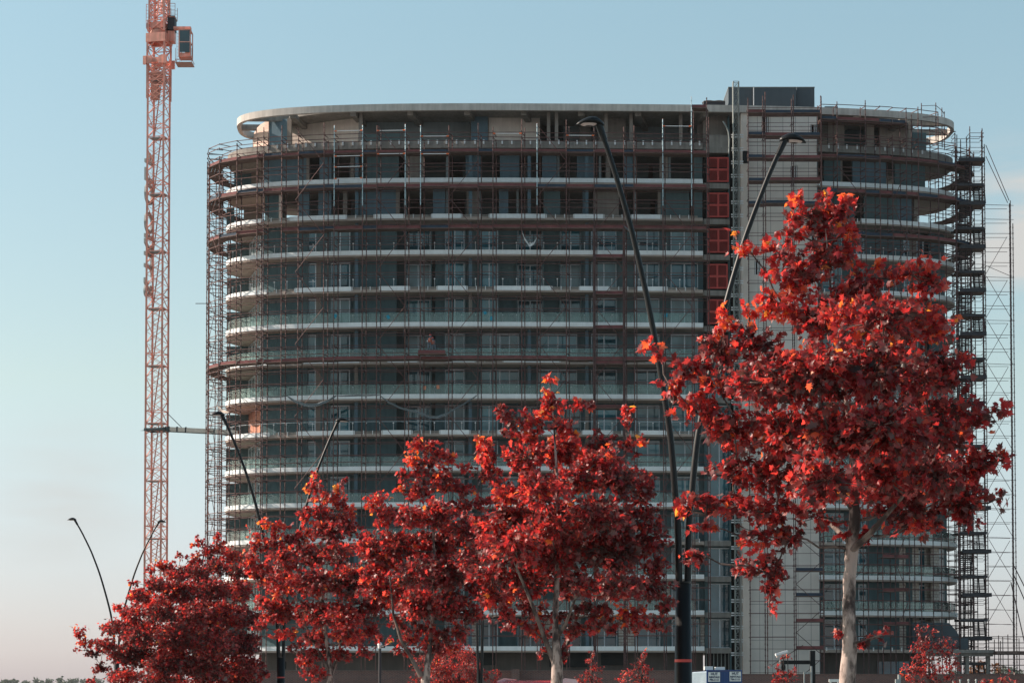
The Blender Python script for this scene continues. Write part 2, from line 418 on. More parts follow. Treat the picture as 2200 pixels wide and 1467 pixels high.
for (u0, sgn) in ((-1, -1), (1, 1)):          # ribs that tie the open ends of the ring to the slab
    for vv in (-3.2, 0.2, 3.6):
        ue = (A - .45) * (1 - abs(vv/(B-.15))**3) ** (1/3)
        p0 = toW(sgn*(ue-.38) + .48, vv); p1 = toW(sgn*(ue-5.0) + .48, vv)
        m = MB(); m.obox(((p0[0]+p1[0])/2, (p0[1]+p1[1])/2, ZR-.02), ((p1[0]-p0[0])/2, (p1[1]-p0[1])/2, 0), (0, .18, 0), (0, 0, .26)); m.build('roof_beam', M['concrete'], bld)

# --- walls
def wall(name, px0, px1, ins, k, mt, th=.22, ztop=None, zbot=None):
    z0 = (Z[k] - .058) if zbot is None else zbot; z1 = (Z[k-1] - .342) if ztop is None else ztop
    m = MB(); m.ribbon(fpoly(px0, px1, ins), z0, z1, th); return m.build(name, mt, bld)
def column(px, ins, k, mt, w=.3, d=.5):
    a = FP(px, ins); m = MB(); z1 = Z[k-1] - .343 if k else ZR - .13
    m.box(a[0]-w/2, a[0]+w/2, a[1], a[1]+d, Z[k]-.057, z1); return m.build('column', mt, bld)

NWIN = [0]
win_far = MB(); pane_far = MB()
def window(px0, px1, ins, k, nm=1, head=.18, transom=None, sill=0.0):
    """aluminium framed sliding window, floor to lintel"""
    a = Vector(FP(px0, ins)); b = Vector(FP(px1, ins)); d = (b - a); L_ = d.length; d.normalize(); nrm = Vector((d.y, -d.x))
    z0 = Z[k] - .05 + sill; z1 = Z[k-1] - .345 - head
    D3 = Vector((d.x, d.y, 0)); N3 = Vector((nrm.x, nrm.y, 0)); base = Vector((a.x, a.y, 0))
    f = MB(); g = MB()
    t = .045
    def vert(s_, w=t): f.obox(base + D3*s_ + Vector((0, 0, (z0+z1)/2)), D3*w, N3*.05, Vector((0, 0, (z1-z0)/2)))
    vert(t); vert(L_ - t)
    for j in range(nm): vert(L_*(j+1)/(nm+1), t*(1.1 if (j % 2 or nm == 1) else .9))
    f.obox(base + D3*(L_/2) + Vector((0, 0, z1 - t)), D3*(L_/2 - 2*t), N3*.045, Vector((0, 0, t)))
    f.obox(base + D3*(L_/2) + Vector((0, 0, z0 + t)), D3*(L_/2 - 2*t), N3*.045, Vector((0, 0, t)))
    if transom: f.obox(base + D3*(L_/2) + Vector((0, 0, z0 + transom)), D3*(L_/2 - 2*t), N3*.04, Vector((0, 0, t*.8)))
    c = base + D3*(L_/2) + Vector((0, 0, (z0+z1)/2))
    # each leaf of glass sits at a slightly different angle, as real sashes do
    n_ = nm + 1
    for j in range(n_):
        cj = base + D3*(L_*(j+.5)/n_) + Vector((0, 0, (z0+z1)/2)) - N3*.0
        tw = random.uniform(-.012, .012)
        g.obox(cj, D3*(L_/n_/2 - .01) + N3*(tw*L_/n_/2), N3*.012, Vector((0, 0, (z1-z0)/2 - .02)) + N3*random.uniform(-.012, .012))
    # dark lintel box over the frame
    f.m = 1
    f.obox(base + D3*(L_/2) + Vector((0, 0, z1 + head/2 + .002)) - N3*.1, D3*(L_/2), N3*.08, Vector((0, 0, head/2)))
    if NWIN[0] < 98:
        w = f.build('window', [M['alu'], M['render_dark']], bld); g.build('pane', M[random.choice(['pane', 'pane', 'pane_mid', 'pane_mid', 'pane_film'])], w)
    else:
        global_far.append((f, g))
    NWIN[0] += 1
global_far = []

# left wing, storeys with windows: (px0, px1, mullions, inset)
WINS = [(710, 752, 1, 2.0), (872, 925, 1, 3.1), (956, 998, 1, 2.3), (1032, 1070, 1, 2.3), (1112, 1166, 1, 3.3), (1204, 1248, 1, 3.0), (1270, 1325, 1, 2.1), (1364, 1417, 1, 2.1), (1441, 1500, 1, 2.1)]
WINQ = [(710, 752, 1, 2.0), (872, 925, 1, 3.1), (956, 998, 1, 2.3), (1033, 1115, 3, 2.3), (1157, 1240, 3, 2.3), (1270, 1325, 1, 2.1), (1364, 1417, 1, 2.1), (1441, 1500, 1, 2.1)]
def solid_between(k, wins, low):
    segs = []
    x = 562; prev_ins = 1.7
    narrow = (661, 679, 0, 1.9)
    allw = [narrow] + list(wins)
    for (a, b, nm, ins) in allw:
        segs.append((x, a, ins, a)); x = b
    segs.append((x, 1511, 2.1, None))
    for i, (a, b, ins, _) in enumerate(segs):
        if b - a < 2: continue
        pieces = []
        if i == 0: pieces = [(a, b, 1.7, 'render_dark')]
        elif i == 1: pieces = [(a, a+10, 1.9, 'plaster' if k % 3 else 'render_mid'), (a+10, b, 1.9, 'render_mid')]
        elif i == 2: pieces = [(a, a+18, 2.2, 'render_mid'), (a+18, a+100, 2.0, 'render_dark'), (a+100, b, 3.1, 'render_mid')]
        elif i == 3: pieces = [(a, a+10, 3.1, 'render_mid'), (a+10, b, 2.3, 'render_dark')]
        elif i == 4: pieces = [(a, b, 2.3, 'render_mid')]
        else: pieces = [(a, b, 2.1 if ins < 2.5 else 2.6, random.choice(['render_dark', 'render_mid']))]
        for (p0, p1, q, mt) in pieces:
            if low and random.random() < .55 and i != 0: mt = 'block'
            wall('wall', p0, p1, q, k, M[mt], th=.25)
        # returns between differing insets
    # side returns at each window reveal
    for (a, b, nm, ins) in allw:
        for px in (a, b):
            p = FP(px, min(ins, 1.9)); q = FP(px, ins + .3)
            if q[1] - p[1] > .35:
                s_ = -1 if px == a else 1
                m = MB(); m.box(p[0] + (s_*.0 - .11 if px == a else 0), p[0] + (0 if px == a else .11), p[1] + .1, q[1] + .2, Z[k]-.056, Z[k-1]-.3425); m.build('wall', M['render_dark'], bld)

for k in range(3, 15):
    low = k >= 12
    wins = WINQ if k in (6, 7, 10, 11) else WINS
    solid_between(k, wins, low)
    window(661, 679, 1.95, k, 0, transom=1.1)
    for (a, b, nm, ins) in wins: window(a, b, ins + .05, k, nm)
    for px, ins in ((765.5, 1.1), (1010.5, 1.1), (1261, 1.1)):
        if k in (6, 7) and px == 1010.5: px = 1137
        column(px, ins, k, M['plaster'] if random.random() < .25 else M['blue_grey'], .30, .45)
    # end balcony: wall set back under the slab, corner glazing turned to the left
    zt, zb = Z[k-1]-.3415, Z[k]-.055
    a = at(487, 700, 210.5); b = at(536, 700, 210.5)
    m = MB(); m.box(a.x, b.x, 210.5, 210.8, zb, zt); m.build('wall', M['render_mid'], bld)
    p0 = Vector((b.x, 210.4)); p1 = Vector(FP(561, 1.7))
    d = (p1 - p0); L_ = d.length; d.normalize(); D3 = Vector((d.x, d.y, 0)); N3 = Vector((d.y, -d.x, 0))
    if k == 8:
        m = MB(); m.obox(Vector((p0.x, p0.y, (zb+zt)/2)) + D3*L_/2, D3*L_/2, N3*.03, Vector((0, 0, (zt-zb)/2-.01))); m.build('boarding', M['copper'], bld)
    else:
        f = MB(); g = MB()
        for j in range(5): f.obox(Vector((p0.x, p0.y, (zb+zt)/2)) + D3*(.06 + (L_-.12)*j/4), D3*.05, N3*.06, Vector((0, 0, (zt-zb)/2 - .005)))
        for zz_ in (zb+.06, zt-.06): f.obox(Vector((p0.x, p0.y, zz_)) + D3*L_/2, D3*(L_/2-.02), N3*.05, Vector((0, 0, .045)))
        g.obox(Vector((p0.x, p0.y, (zb+zt)/2)) + D3*L_/2, D3*(L_/2-.02), N3*.012, Vector((0, 0, (zt-zb)/2-.03)))
        w = f.build('corner_window', M['alu'], bld); g.build('pane', M['corner_glass'], w)
    # louvre doors or glazing beside the hoist
    if k <= 5 or k == 6:
        pass
    else:
        window(1521, 1567, 1.9, k, 1, sill=.1)
        wall('wall', 1512, 1520, 1.6, k, M['render_dark'], .3)

# right wing
WR = [(1766, 1810, 1, 1.9), (1840, 1858, 0, 1.9)]
for k in range(3, 15):
    low = k >= 12
    segs = [(1757, 1766), (1810, 1840), (1858, 1928)]
    for (a, b) in segs: wall('wall', a, b, 1.8, k, M['render_dark'], .25)
    for (a, b, nm, ins) in WR: window(a, b, ins, k, nm, transom=1.1 if nm == 0 else None)
    x = 1928; j = 0
    while x < 1992:
        w = 14
        mt = 'block' if (low and j % 2 == 0) else ('plaster' if j % 3 == 2 else 'render_dark')
        if j % 3 == 1 and not low: window(x, x + w, 1.9, k, 0)
        elif j % 4 == 3: window(x, x + w, 1.9, k, 0)
        else: wall('wall', x, x + w, 1.8, k, M[mt], .25)
        x += w; j += 1
    # rounded end, piers between dark openings
    zb, zt = Z[k]-.055, Z[k-1]-.3415
    end = tip_front(.9, 1, 1999)
    seg = max(3, len(end)//7); cnt = 0
    for i in range(0, len(end)-1, seg):
        pts = end[i:i+seg+1]
        if len(pts) < 2: continue
        m = MB()
        if cnt % 2 == 0 or not low: m.ribbon(pts, zb, zt, .25); m.build('wall', M['block'] if low and cnt % 4 == 0 else M['render_dark'], bld)
        else:
            m.ribbon(pts, zb+.02, zt-.02, .05); m.build('pane', M['pane'], bld)
        cnt += 1

# back of the building: one plain wall per storey, set inside the slab edge
for k in range(1, 15):
    zb, zt = Z[k]-.0555, Z[k-1]-.342
    pts = []
    for u in np.linspace(27, -27, 28):
        v = (B-2)*(1-abs(u/(A-2))**3)**(1/3); pts.append(toW(u, v))
    m = MB(); m.ribbon(pts, zb, zt, .25); m.build('wall', M['render_mid'], bld)
# spine walls on open storeys
for k in (1, 2):
    zb, zt = Z[k]-.0545, Z[k-1]-.3425
    for (a, b) in [(640, 715), (745, 860), (905, 955), (990, 1060), (1075, 1150), (1170, 1290), (1310, 1390), (1400, 1500)]:
        m = MB(); m.ribbon([FP(a + k*4, 6.3), FP(b + k*4, 6.3)], zb, zt, .2); m.build('interior_wall', M['interior'], bld)
    for px in (598, 700, 790, 870, 960, 1030, 1112, 1200, 1290, 1365, 1440, 1508, 1790, 1880, 1950):
        a = FP(px, 1.9); m = MB(); m.box(a[0]-.1, a[0]+.1, a[1]+.3, a[1]+6.2, zb, zt); m.build('interior_wall', M['interior'], bld)
    # lower half height parapets and openings in the front wall
    table = {1: [(503, 540, 'render_dark'), (540, 556, 'plaster'), (565, 657, 'blue_grey'), (657, 663, 'plaster'), (685, 711, 'blue_grey'), (752, 760, 'plaster'), (785, 856, 'render_mid'),
                 (872, 912, 'plaster'), (1000, 1032, 'blue_grey'), (1074, 1116, 'blue_grey'), (1165, 1196, 'blue_grey'), (1240, 1276, 'blue_grey'), (1302, 1312, 'plaster'), (1418, 1436, 'plaster'), (1340, 1360, 'blue_grey'), (1490, 1510, 'render_mid'),
                 (1772, 1808, 'render_dark'), (1808, 1812, 'plaster'), (1834, 1906, 'blue_grey'), (1925, 1990, 'render_mid')],
             2: [(487, 503, 'render_dark'), (524, 564, 'plaster'), (568, 598, 'render_dark'), (598, 604, 'pale_wall'), (640, 663, 'blue_grey'), (683, 711, 'blue_grey'), (736, 745, 'plaster'), (772, 850, 'blue_grey'), (850, 858, 'plaster'),
                 (930, 956, 'blue_grey'), (1002, 1030, 'plaster'), (1072, 1092, 'blue_grey'), (1168, 1204, 'render_mid'), (1252, 1262, 'blue_grey'), (1275, 1330, 'plaster'), (1414, 1420, 'plaster'), (1420, 1482, 'render_mid'), (1490, 1510, 'render_mid'),
                 (1770, 1838, 'render_dark'), (1858, 1930, 'render_mid'), (1930, 1962, 'blue_grey'), (1966, 1974, 'plaster')]}[k]
    for (a, b, mt) in table:
        if a < 560: 
            p = at(a, 400, 209.5); q = at(b, 400, 209.5); m = MB(); m.box(p.x, q.x, 209.5, 209.8, zb, zt); m.build('wall', M[mt], bld)
        else: wall('wall', a, b, 1.9, k, M[mt], .25)
    for px in (765.5, 1010.5, 1137, 1261): column(px, 1.0, k, M['blue_grey'], .30, .45)
# penthouse
zt = ZR - .122
def pwall(name, a, b, ia, ib, mt, zb=None, top=None):
    p, q = FP(a, ia, 280), FP(b, ib, 280); m = MB(); m.ribbon([p, q], (Z[0]-.058) if zb is None else zb, zt if top is None else top, .25); m.build(name, mt, bld)
pwall('wall', 577, 617, 2.6, 2.6, M['blue_grey'])
pwall('wall', 617, 626, 2.4, 2.4, M['plaster'])
pwall('wall', 626, 770, 5.6, 3.4, M['pale_wall'])
endp = [(at(x_, 285, y_).x, y_) for (x_, y_) in ((577, 204.3), (569, 204.8), (560, 205.7), (552, 207.0), (546, 208.8), (543, 211.0), (545, 213.0), (552, 214.6), (566, 215.6))][::-1]
m = MB(); m.ribbon(endp, Z[0]-.058, ZR-.125, .25); m.build('wall', M['timber'], bld)
for (a, b, i_, mt) in [(1012, 1048, 3.2, 'blue_grey'), (1050, 1140, 3.6, 'pale_wall'), (1140, 1160, 3.6, 'pale_wall'), (1286, 1344, 3.6, 'plaster'), (1245, 1268, 5.0, 'plaster'), (1498, 1568, 3.6, 'plaster'), (1779, 1814, 3.2, 'plaster'), (1862, 1878, 3.0, 'plaster'), (1890, 1950, 4.0, 'plaster')]:
    pwall('wall', a, b, i_, i_, M[mt])
pwall('wall', 775, 1010, 5.2, 5.2, M['interior']); pwall('wall', 1205, 1500, 6.5, 6.5, M['interior']); pwall('wall', 1160, 1210, 6.4, 6.4, M['void']); pwall('wall', 1814, 1990, 6.6, 6.6, M['render_mid'])
for px in (774, 1179, 1196, 1303, 1357, 1464, 1958): column(px, 1.6, 0, M['plaster'] if px != 1958 else M['concrete'], .30, .35)
for (a, b) in ((782, 860),): 
    p, q = FP(a, 3.0, 280), FP(b, 3.0, 280); m = MB(); m.ribbon([p, q], Z[0]+.9, Z[0]+1.75, .15); m.build('parapet', M['render_mid'], bld)
m = MB(); m.ribbon([FP(1520, 1.2), FP(1566, 1.2)], Z[0]-.05, Z[0]+1.25, .12); m.build('parapet', M['concrete'], bld)

# red louvre doors beside the hoist
def louvre(px0, px1, ytop, ybot):
    a = FP(px0, 1.15); b = FP(px1, 1.15); zt_ = at(px0, ytop, a[1]).z; zb_ = at(px0, ybot, a[1]).z
    t = MB(); W_ = b[0]-a[0]; y = a[1]
    x0, x1 = a[0], b[0]; fr = .14
    for (p, q) in ((x0, x0+fr), (x1-fr, x1), ((x0+x1)/2-fr*.6, (x0+x1)/2+fr*.6)): t.box(p, q, y, y+.08, zb_, zt_)
    zm = (zt_+zb_)/2
    for (p, q) in ((zb_, zb_+fr), (zt_-fr, zt_), (zm-fr*.7, zm+fr*.7)):
        t.box(x0+fr, (x0+x1)/2-fr*.6, y+.004, y+.076, p, q); t.box((x0+x1)/2+fr*.6, x1-fr, y+.004, y+.076, p, q)
    fo = t.build('louvre_door', M['louvre'], bld)
    for (p, q) in ((x0+fr, (x0+x1)/2-fr*.6), ((x0+x1)/2+fr*.6, x1-fr)):
        s_ = MB(); zz = zb_+fr
        while zz < zt_ - fr - .03:
            if abs(zz-zm) > fr*.9: s_.obox(((p+q)/2, y+.05, zz+.03), ((q-p)/2, 0, 0), (0, .035, .03), (0, -.006, .012))
            zz += .085
        s_.build('louvre_blades', M['louvre_blade'], fo)
lou = [(338, 391), (414, 467), (491, 543), (567, 620), (643, 696), (720, 772)]
for (a, b) in lou: louvre(1521 - (2 if a > 500 else 0), 1567 - (3 if a > 500 else 0), a, b)
for k in range(0, 7):
    m = MB(); p = FP(1512, 2.4); q = FP(1569, 2.4)
    m.ribbon([p, q], Z[k]-.053, (Z[k-1]-.3435) if k else zt, .2); m.build('wall', M['void'] if k else M['plaster'], bld)
for k in range(0, 15):  # concrete edge beams in front of the louvre bay
    m = MB(); m.ribbon([FP(1512.5, 1.0), FP(1568, 1.0)], Z[k]-.42, Z[k]+.06, .15); m.build('edge_upstand', M['concrete'], bld)

# recess, pier and lift core
zroof = ZR - .33
a = FP(1569, 4.2); b = FP(1594, 4.2); m = MB(); m.box(a[0], b[0]+.1, a[1], a[1]+.3, 0, zroof); m.build('wall', M['void'], bld)
a = FP(1569, 1.2); m = MB(); m.box(a[0]-.12, a[0]+.02, a[1]+.2, a[1]+4.0, 0, zroof); m.build('wall', M['render_dark'], bld)
a = FP(1593.5, .45); b = FP(1607.5, .45); m = MB(); m.box(a[0], b[0], a[1], a[1]+5, 0, ZR-.33); m.build('pier', M['pale_wall'], bld)
CO0 = FP(1607.5, .8); CO1 = FP(1755, .8)
m = MB()
ops = [(1637, 1652, 247, 288), (1741, 1756, 268, 296), (1698, 1713, 356, 383), (1620, 1632, 560, 590), (1741, 1755, 500, 540)]
ys = CO0[1]
# core front built as panels round the small openings
xs0, xs1 = CO0[0], CO1[0]
bands = []
oz = [(at(p0, 300, ys).x, at(p1, 300, ys).x, at(p0, yb, ys).z, at(p0, yt, ys).z) for (p0, p1, yt, yb) in ops]
zc = sorted(set([0.0, zroof] + [z_ for o_ in oz for z_ in o_[2:]]))
for zb_, zt_ in zip(zc[:-1], zc[1:]):
    zm = (zb_+zt_)/2; cuts = sorted([(o_[0], o_[1]) for o_ in oz if o_[2] < zm < o_[3]])
    x = xs0
    for (c0, c1) in cuts:
        if c0 > x: m.box(x, c0, ys, ys+.3, zb_, zt_)
        x = min(c1, xs1)
    if x < xs1: m.box(x, xs1, ys, ys+.3, zb_, zt_)
m.build('lift_core_wall', M['panelled'], bld)
m = MB(); m.box(xs0+.02, xs1-.02, ys+1.0, ys+1.2, 0, zroof); m.build('wall', M['void'], bld)
m = MB(); m.box(xs1, xs1+.14, ys-.0, ys+8, 0, zroof); m.build('wall', M['render_dark'], bld)
for o_ in oz:
    f = MB(); xm = (o_[0]+o_[1])/2
    for xx in (o_[0]+.08, xm+.05, o_[1]-.10): f.box(xx-.03, xx+.03, ys+.08, ys+.14, o_[2], o_[3])
    f.build('slot_window', M['white_metal'], bld)
# dark box on the pier and small dark openings
a = at(1596, 325, 199.6); b = at(1609, 350, 199.6)
m = MB(); m.box(a.x, b.x, 199.5, 199.9, b.z, a.z); m.build('service_hatch', M['void'], bld)

# roof plant rooms
yb = 203.0
def pbox(name, px0, px1, y0, y1, Y, dep, mt, parent=bld, zlow=None):
    a = at(px0, y0, Y); b = at(px1, y1, Y); m = MB(); m.box(a.x, b.x, Y, Y+dep, ZR+.121 if zlow is None else zlow, a.z); return m.build(name, mt, parent)
pbox('plant_room', 1565, 1620, 189, 230, yb+.5, 6, M['slate'])
pbox('plant_room', 1620.2, 1711, 188.5, 230, yb, 6.5, M['slate'])
pbox('plant_room', 1711.5, 1750, 188.5, 230, yb+.7, 5, M['slate'])
a = at(1619, 188, yb-.05); m = MB(); m.box(a.x-.03, a.x+.03, yb-.1, yb-.01, ZR+.13, a.z-.02); m.build('downpipe', M['white_metal'], bld)
for (p0, p1, Yq, dq) in ((1564.5, 1619.8, yb+.45, 6.1), (1620, 1711.2, yb-.05, 6.6), (1711.4, 1750.5, yb+.65, 5.1)):
    a = at(p0, 188.6, Yq); b = at(p1, 188.6, Yq); m = MB(); m.box(a.x, b.x, Yq, Yq+dq, a.z-.001, a.z+.07); m.build('coping', M['grey_steel'], bld)
pbox('roof_hatch', 1772, 1800, 229, 235, 204, 2, M['slate'])
ch = empty('chiller_unit', at(1535, 222, 203), 'low dark rooftop chiller with two round fan tops left of the slate plant room', 'chiller')
a = at(1512, 215, 203); b = at(1558, 223, 203)
m = MB(); m.box(a.x, b.x, 203, 204.6, ZR+.121, a.z-.1); m.build('casing', M['dark_steel'], ch)
m = MB(); m.box(a.x, b.x, 202.95, 202.99, a.z-.14, a.z-.08); m.build('trim', M['plaster'], ch)
for cx_ in (.27, .73):
    c = Vector((a.x + (b.x-a.x)*cx_, 203.8, a.z-.099)); m = MB()
    m.path([c, c + Vector((0, 0, .10)), c + Vector((0, 0, .17))], [.62, .60, .45], 20); m.build('fan_cowl', M['dark_steel'], ch)

# ground floor: recessed tan wall, dark openings, columns
g0 = fpoly(560, 1508, 2.2); m = MB(); m.ribbon(g0, 0, Z[14]-.345, .25); m.build('wall', M['ground_wall'], bld)
for (p0, p1, y0, y1) in [(1000, 1064, 1402, 1428), (1180, 1260, 1402, 1432), (1290, 1345, 1400, 1428), (610, 800, 1420, 1436)]:
    a = FP(p0, 2.15); b = FP(p1, 2.15); m = MB(); m.box(a[0], b[0], a[1]-.05, a[1]+.02, at(p0, y1, a[1]).z, at(p0, y0, a[1]).z); m.build('opening', M['void'], bld)
g1 = fpoly(1757, 1985, 2.2); m = MB(); m.ribbon(g1, 0, Z[14]-.345, .25); m.build('wall', M['ground_wall'], bld)
a = FP(1880, 2.1); b = FP(1945, 2.1); m = MB(); m.box(a[0], b[0], a[1]-.06, a[1]+.02, 1.9, Z[14]-1.1); m.build('pane', M['pane'], bld)
m = MB()
for px in range(1515, 1568, 8):
    a = FP(px, 1.6); m.box(a[0]-.04, a[0]+.04, a[1], a[1]+.08, 0, Z[14]-.345)
m.build('screen_bars', M['grey_steel'], bld)
m = MB(); m.ribbon([FP(1512, 2.0), FP(1568, 2.0)], 0, Z[14]-.345, .2); m.build('wall', M['void'], bld)

# far windows collected as one stuff part
if global_far:
    F1 = MB(); G1 = MB()
    for (f, g) in global_far:
        for src, dst in ((f, F1), (g, G1)):
            n = len(dst.v); dst.v += src.v; dst.f += [tuple(i+n for i in ff) for ff in src.f]; dst.mi += src.mi
    o = F1.build('window', [M['alu'], M['render_dark']], bld); o['kind'] = 'stuff'; G1.build('pane', M['pane'], o)

# balustrades
def balustrade(k, ptsL, glass, posts_each):
    z = Z[k]-.05; b = None
    for pts in ptsL:
        # resample by arc length
        P = [Vector(p) for p in pts]; d = [0]
        for i in range(1, len(P)): d.append(d[-1] + (P[i]-P[i-1]).length)
        def S(s_):
            for i in range(1, len(P)):
                if d[i] >= s_: 
                    t = (s_-d[i-1])/max(1e-9, d[i]-d[i-1]); return P[i-1].lerp(P[i], t)
            return P[-1]
        n = int(d[-1]/1.22); gm = MB(); st = MB(); posts = []
        for i in range(n):
            p, q = S(i*1.22+.02), S((i+1)*1.22-.02)
            if glass: gm.ribbon([p, q], z+.08, z+1.12, .015)
            c = S(i*1.22); e = MB()
            e.bar((c.x, c.y+.10, z), (c.x, c.y+.10, z+.98), .022, 4); e.bar((c.x, c.y+.02, z+.92), (c.x, c.y+.14, z+.92), .07, 6); e.box(c.x-.06, c.x+.06, c.y+.04, c.y+.16, z, z+.05)
            posts.append(e)
        if glass: b = gm.build('glass_balustrade', M['balu_glass'], bld)
        else:
            r_ = MB()
            for i in range(n): 
                p, q = S(i*1.22), S((i+1)*1.22); r_.bar((p.x, p.y+.1, z+1.05), (q.x, q.y+.1, z+1.05), .022, 5)
            b = r_.build('handrail', M['oxide'] if k < 6 else M['alu'], bld)
        if posts_each:
            for e in posts: e.build('clamp_post', M['white_metal'], b)
        else:
            s_ = MB()
            for e in posts:
                n0 = len(s_.v); s_.v += e.v; s_.f += [tuple(i+n0 for i in ff) for ff in e.f]; s_.mi += e.mi
            o = s_.build('clamp_post', M['white_metal'], b); o['kind'] = 'stuff'
bl = tip_front(.22, -1, 540)[::1]; bl = bl + fpoly(541, 1506, .22); brr = fpoly(1760, 2010, .22) + tip_front(.22, 1, 2011)
for k in range(3, 14):
    balustrade(k, [bl, brr], k not in (3, 4, 8), k == 4)
for (px, py, mt) in ((912, 833, 'paper_o'), (941, 831, 'paper_o'), (834, 681, 'paper_b'), (1042, 671, 'paper_b'), (1056, 684, 'paper_b'), (1431, 677, 'paper_b'), (720, 679, 'paper_b')):
    a = FP(px, .16); c = at(px, py, a[1]); m = MB(); an = random.uniform(-.5, .5)
    m.obox(c, (.13*math.cos(an), 0, .13*math.sin(an)), (0, .004, 0), (-.17*math.sin(an), 0, .17*math.cos(an))); m.build('notice', M[mt], bld)
# ------------------------------------------------------------------ scaffolding
def ring(off, n=2400):
    a, b = A + off, B + off; out = []
    for i in range(n):
        t = 2*math.pi*i/n; c, s_ = math.cos(t), math.sin(t)
        out.append(Vector(toW(a*math.copysign(abs(c)**(2/3), c), b*math.copysign(abs(s_)**(2/3), s_))))
    return out
def angp(p):
    x = p[0]-CXC; y = p[1]-CY; return math.atan2((y*CR - x*SR)/B, (x*CR + y*SR)/A)
ZB = 0.0
def rosette(m, x, y, z): m.bar((x, y, z-.04), (x, y, z+.04), .072, 4)
def standard(par, x, y, z0, z1, kind='oxide', top=None):
    m = MB(); m.m = 0
    m.bar((x, y, z0), (x, y, z1), .043, 5)
    z = z0 + .4 + random.uniform(0, .1)
    while z < z1 - .1:
        rosette(m, x, y, z); z += .5
    mats = [M[kind], M['orange']]
    if kind == 'galv':
        m.m = 1; zz = z1 - .05
        m.bar((x, y, zz-.35), (x, y, z1+.02), .04, 5)
        z = z1 - 3.1
        while z > max(z0, z1 - 9): 
            m.bar((x, y, z), (x, y, z+.4), .042, 5); z -= 3.1
    return m.build('standard', mats, par)

LSC = empty('facade_scaffold', (CXC-10, 197.5, 0), 'tall rusty tube scaffold wrapping the left end and front of the block', 'scaffold', 'scaffolds on the building site')
RSC = empty('facade_scaffold', (CXC+25, 198.5, 0), 'rusty tube scaffold round the right end of the block beside the stair tower', 'scaffold', 'scaffolds on the building site')
CSC = empty('facade_scaffold', (FP(1680, -1)[0], 197.5, 0), 'narrow rusty scaffold in front of the pale lift core wall', 'scaffold', 'scaffolds on the building site')

def pxlist(lst, off): return [Vector(FPo(px, off)) for px in lst]
def FPo(px, off):
    Y = 198.0
    for _ in range(6):
        X = at(px, 700, Y).x; Y = edgeY(X, -off)
    return (X, Y)
OUT, INN = 1.75, .50
def arc_points(off, side, pxlim, back_x, step):
    """scaffold stations going round an end of the plan"""
    P = ring(off); Xl = FPo(pxlim, off)[0]
    if side < 0:
        S = [p for p in P if p.x < Xl and (p.y < CY or p.x < back_x)]
        S.sort(key=lambda p: (angp(p)) % (2*math.pi), reverse=True)      # from front, round the tip, to the back
    else:
        S = [p for p in P if p.x > Xl and (p.y < CY or p.x > back_x)]
        S.sort(key=lambda p: angp(p))
    out = []; acc = 1e9; last = None
    for p in S:
        if last is not None: acc += (p-last).length
        if acc >= step: out.append(p); acc = 0
        last = p
    return out
mainpx = [565, 604, 640, 695, 717, 778, 809, 870, 903, 964, 1027, 1059, 1121, 1154, 1217, 1277, 1341, 1363, 1425, 1487, 1520]
# stations as matching outer / inner pairs
def pair_from_angle(p_out):
    """inner partner of an outer station"""
    best = min(RI, key=lambda q: (q-p_out).length); return best
RI = ring(INN, 1600)
la = arc_points(OUT, -1, 552, FPo(600, OUT)[0], 2.1)
left_out = la[::-1] + pxlist(mainpx, OUT)
left_inn = [pair_from_angle(p) for p in left_out]
for i in range(len(left_out)):
    if left_out[i].y < 202: left_inn[i] = Vector((left_out[i].x + .28, edgeY(left_out[i].x + .28, -INN)))
rightpx = [1767, 1801, 1862, 1893, 1920, 1950]
ra = arc_points(OUT, 1, 1975, FPo(1990, OUT)[0], 2.1)
right_out = pxlist(rightpx, OUT) + ra
right_inn = [pair_from_angle(p) for p in right_out]
ZL = {k: Z[k] for k in range(15)}
GALV = {717: 0, 778: 0, 870: 0, 903: 0, 1154: 0, 1425: 0, 1487: 0}
gx = [FPo(px, OUT)[0] for px in GALV]
ztop_l = Zof(268)
for i, (p, q) in enumerate(zip(left_out, left_inn)):
    g = any(abs(p.x - x) < .05 for x in gx)
    endp_ = p.x < FPo(560, OUT)[0]
    zt1 = Zof(random.uniform(262, 285)) if not endp_ else Zof(random.uniform(292, 312)) + 0
    if endp_ and p.x < FPo(470, OUT)[0]: zt1 = Zof(random.uniform(312, 330))
    if p.x > FPo(1450, OUT)[0]: zt1 = Zof(218)
    if g:
        standard(LSC, p.x, p.y, ZB, Z[2]+.6, 'oxide'); standard(LSC, p.x, p.y, Z[2]+.6, zt1, 'galv')
    else: standard(LSC, p.x, p.y, ZB, zt1, 'oxide' if i % 5 else 'oxide_dark')
    standard(LSC, q.x, q.y, ZB, zt1 - random.uniform(.2, 1.6), 'oxide' if i % 4 else 'oxide_dark')
for i, (p, q) in enumerate(zip(right_out, right_inn)):
    zt1 = Zof(225) - max(0, (p.y-200))*.05 + random.uniform(-.3, .9)
    if i in (3, 4): zt1 = Zof(286)
    if p.x > FPo(2040, OUT)[0] or p.y > 207: zt1 = Zof(random.uniform(285, 300))
    standard(RSC, p.x, p.y, ZB, zt1, 'oxide_dark' if i % 3 else 'oxide'); standard(RSC, q.x, q.y, ZB, zt1-random.uniform(.3, 1), 'oxide_dark')
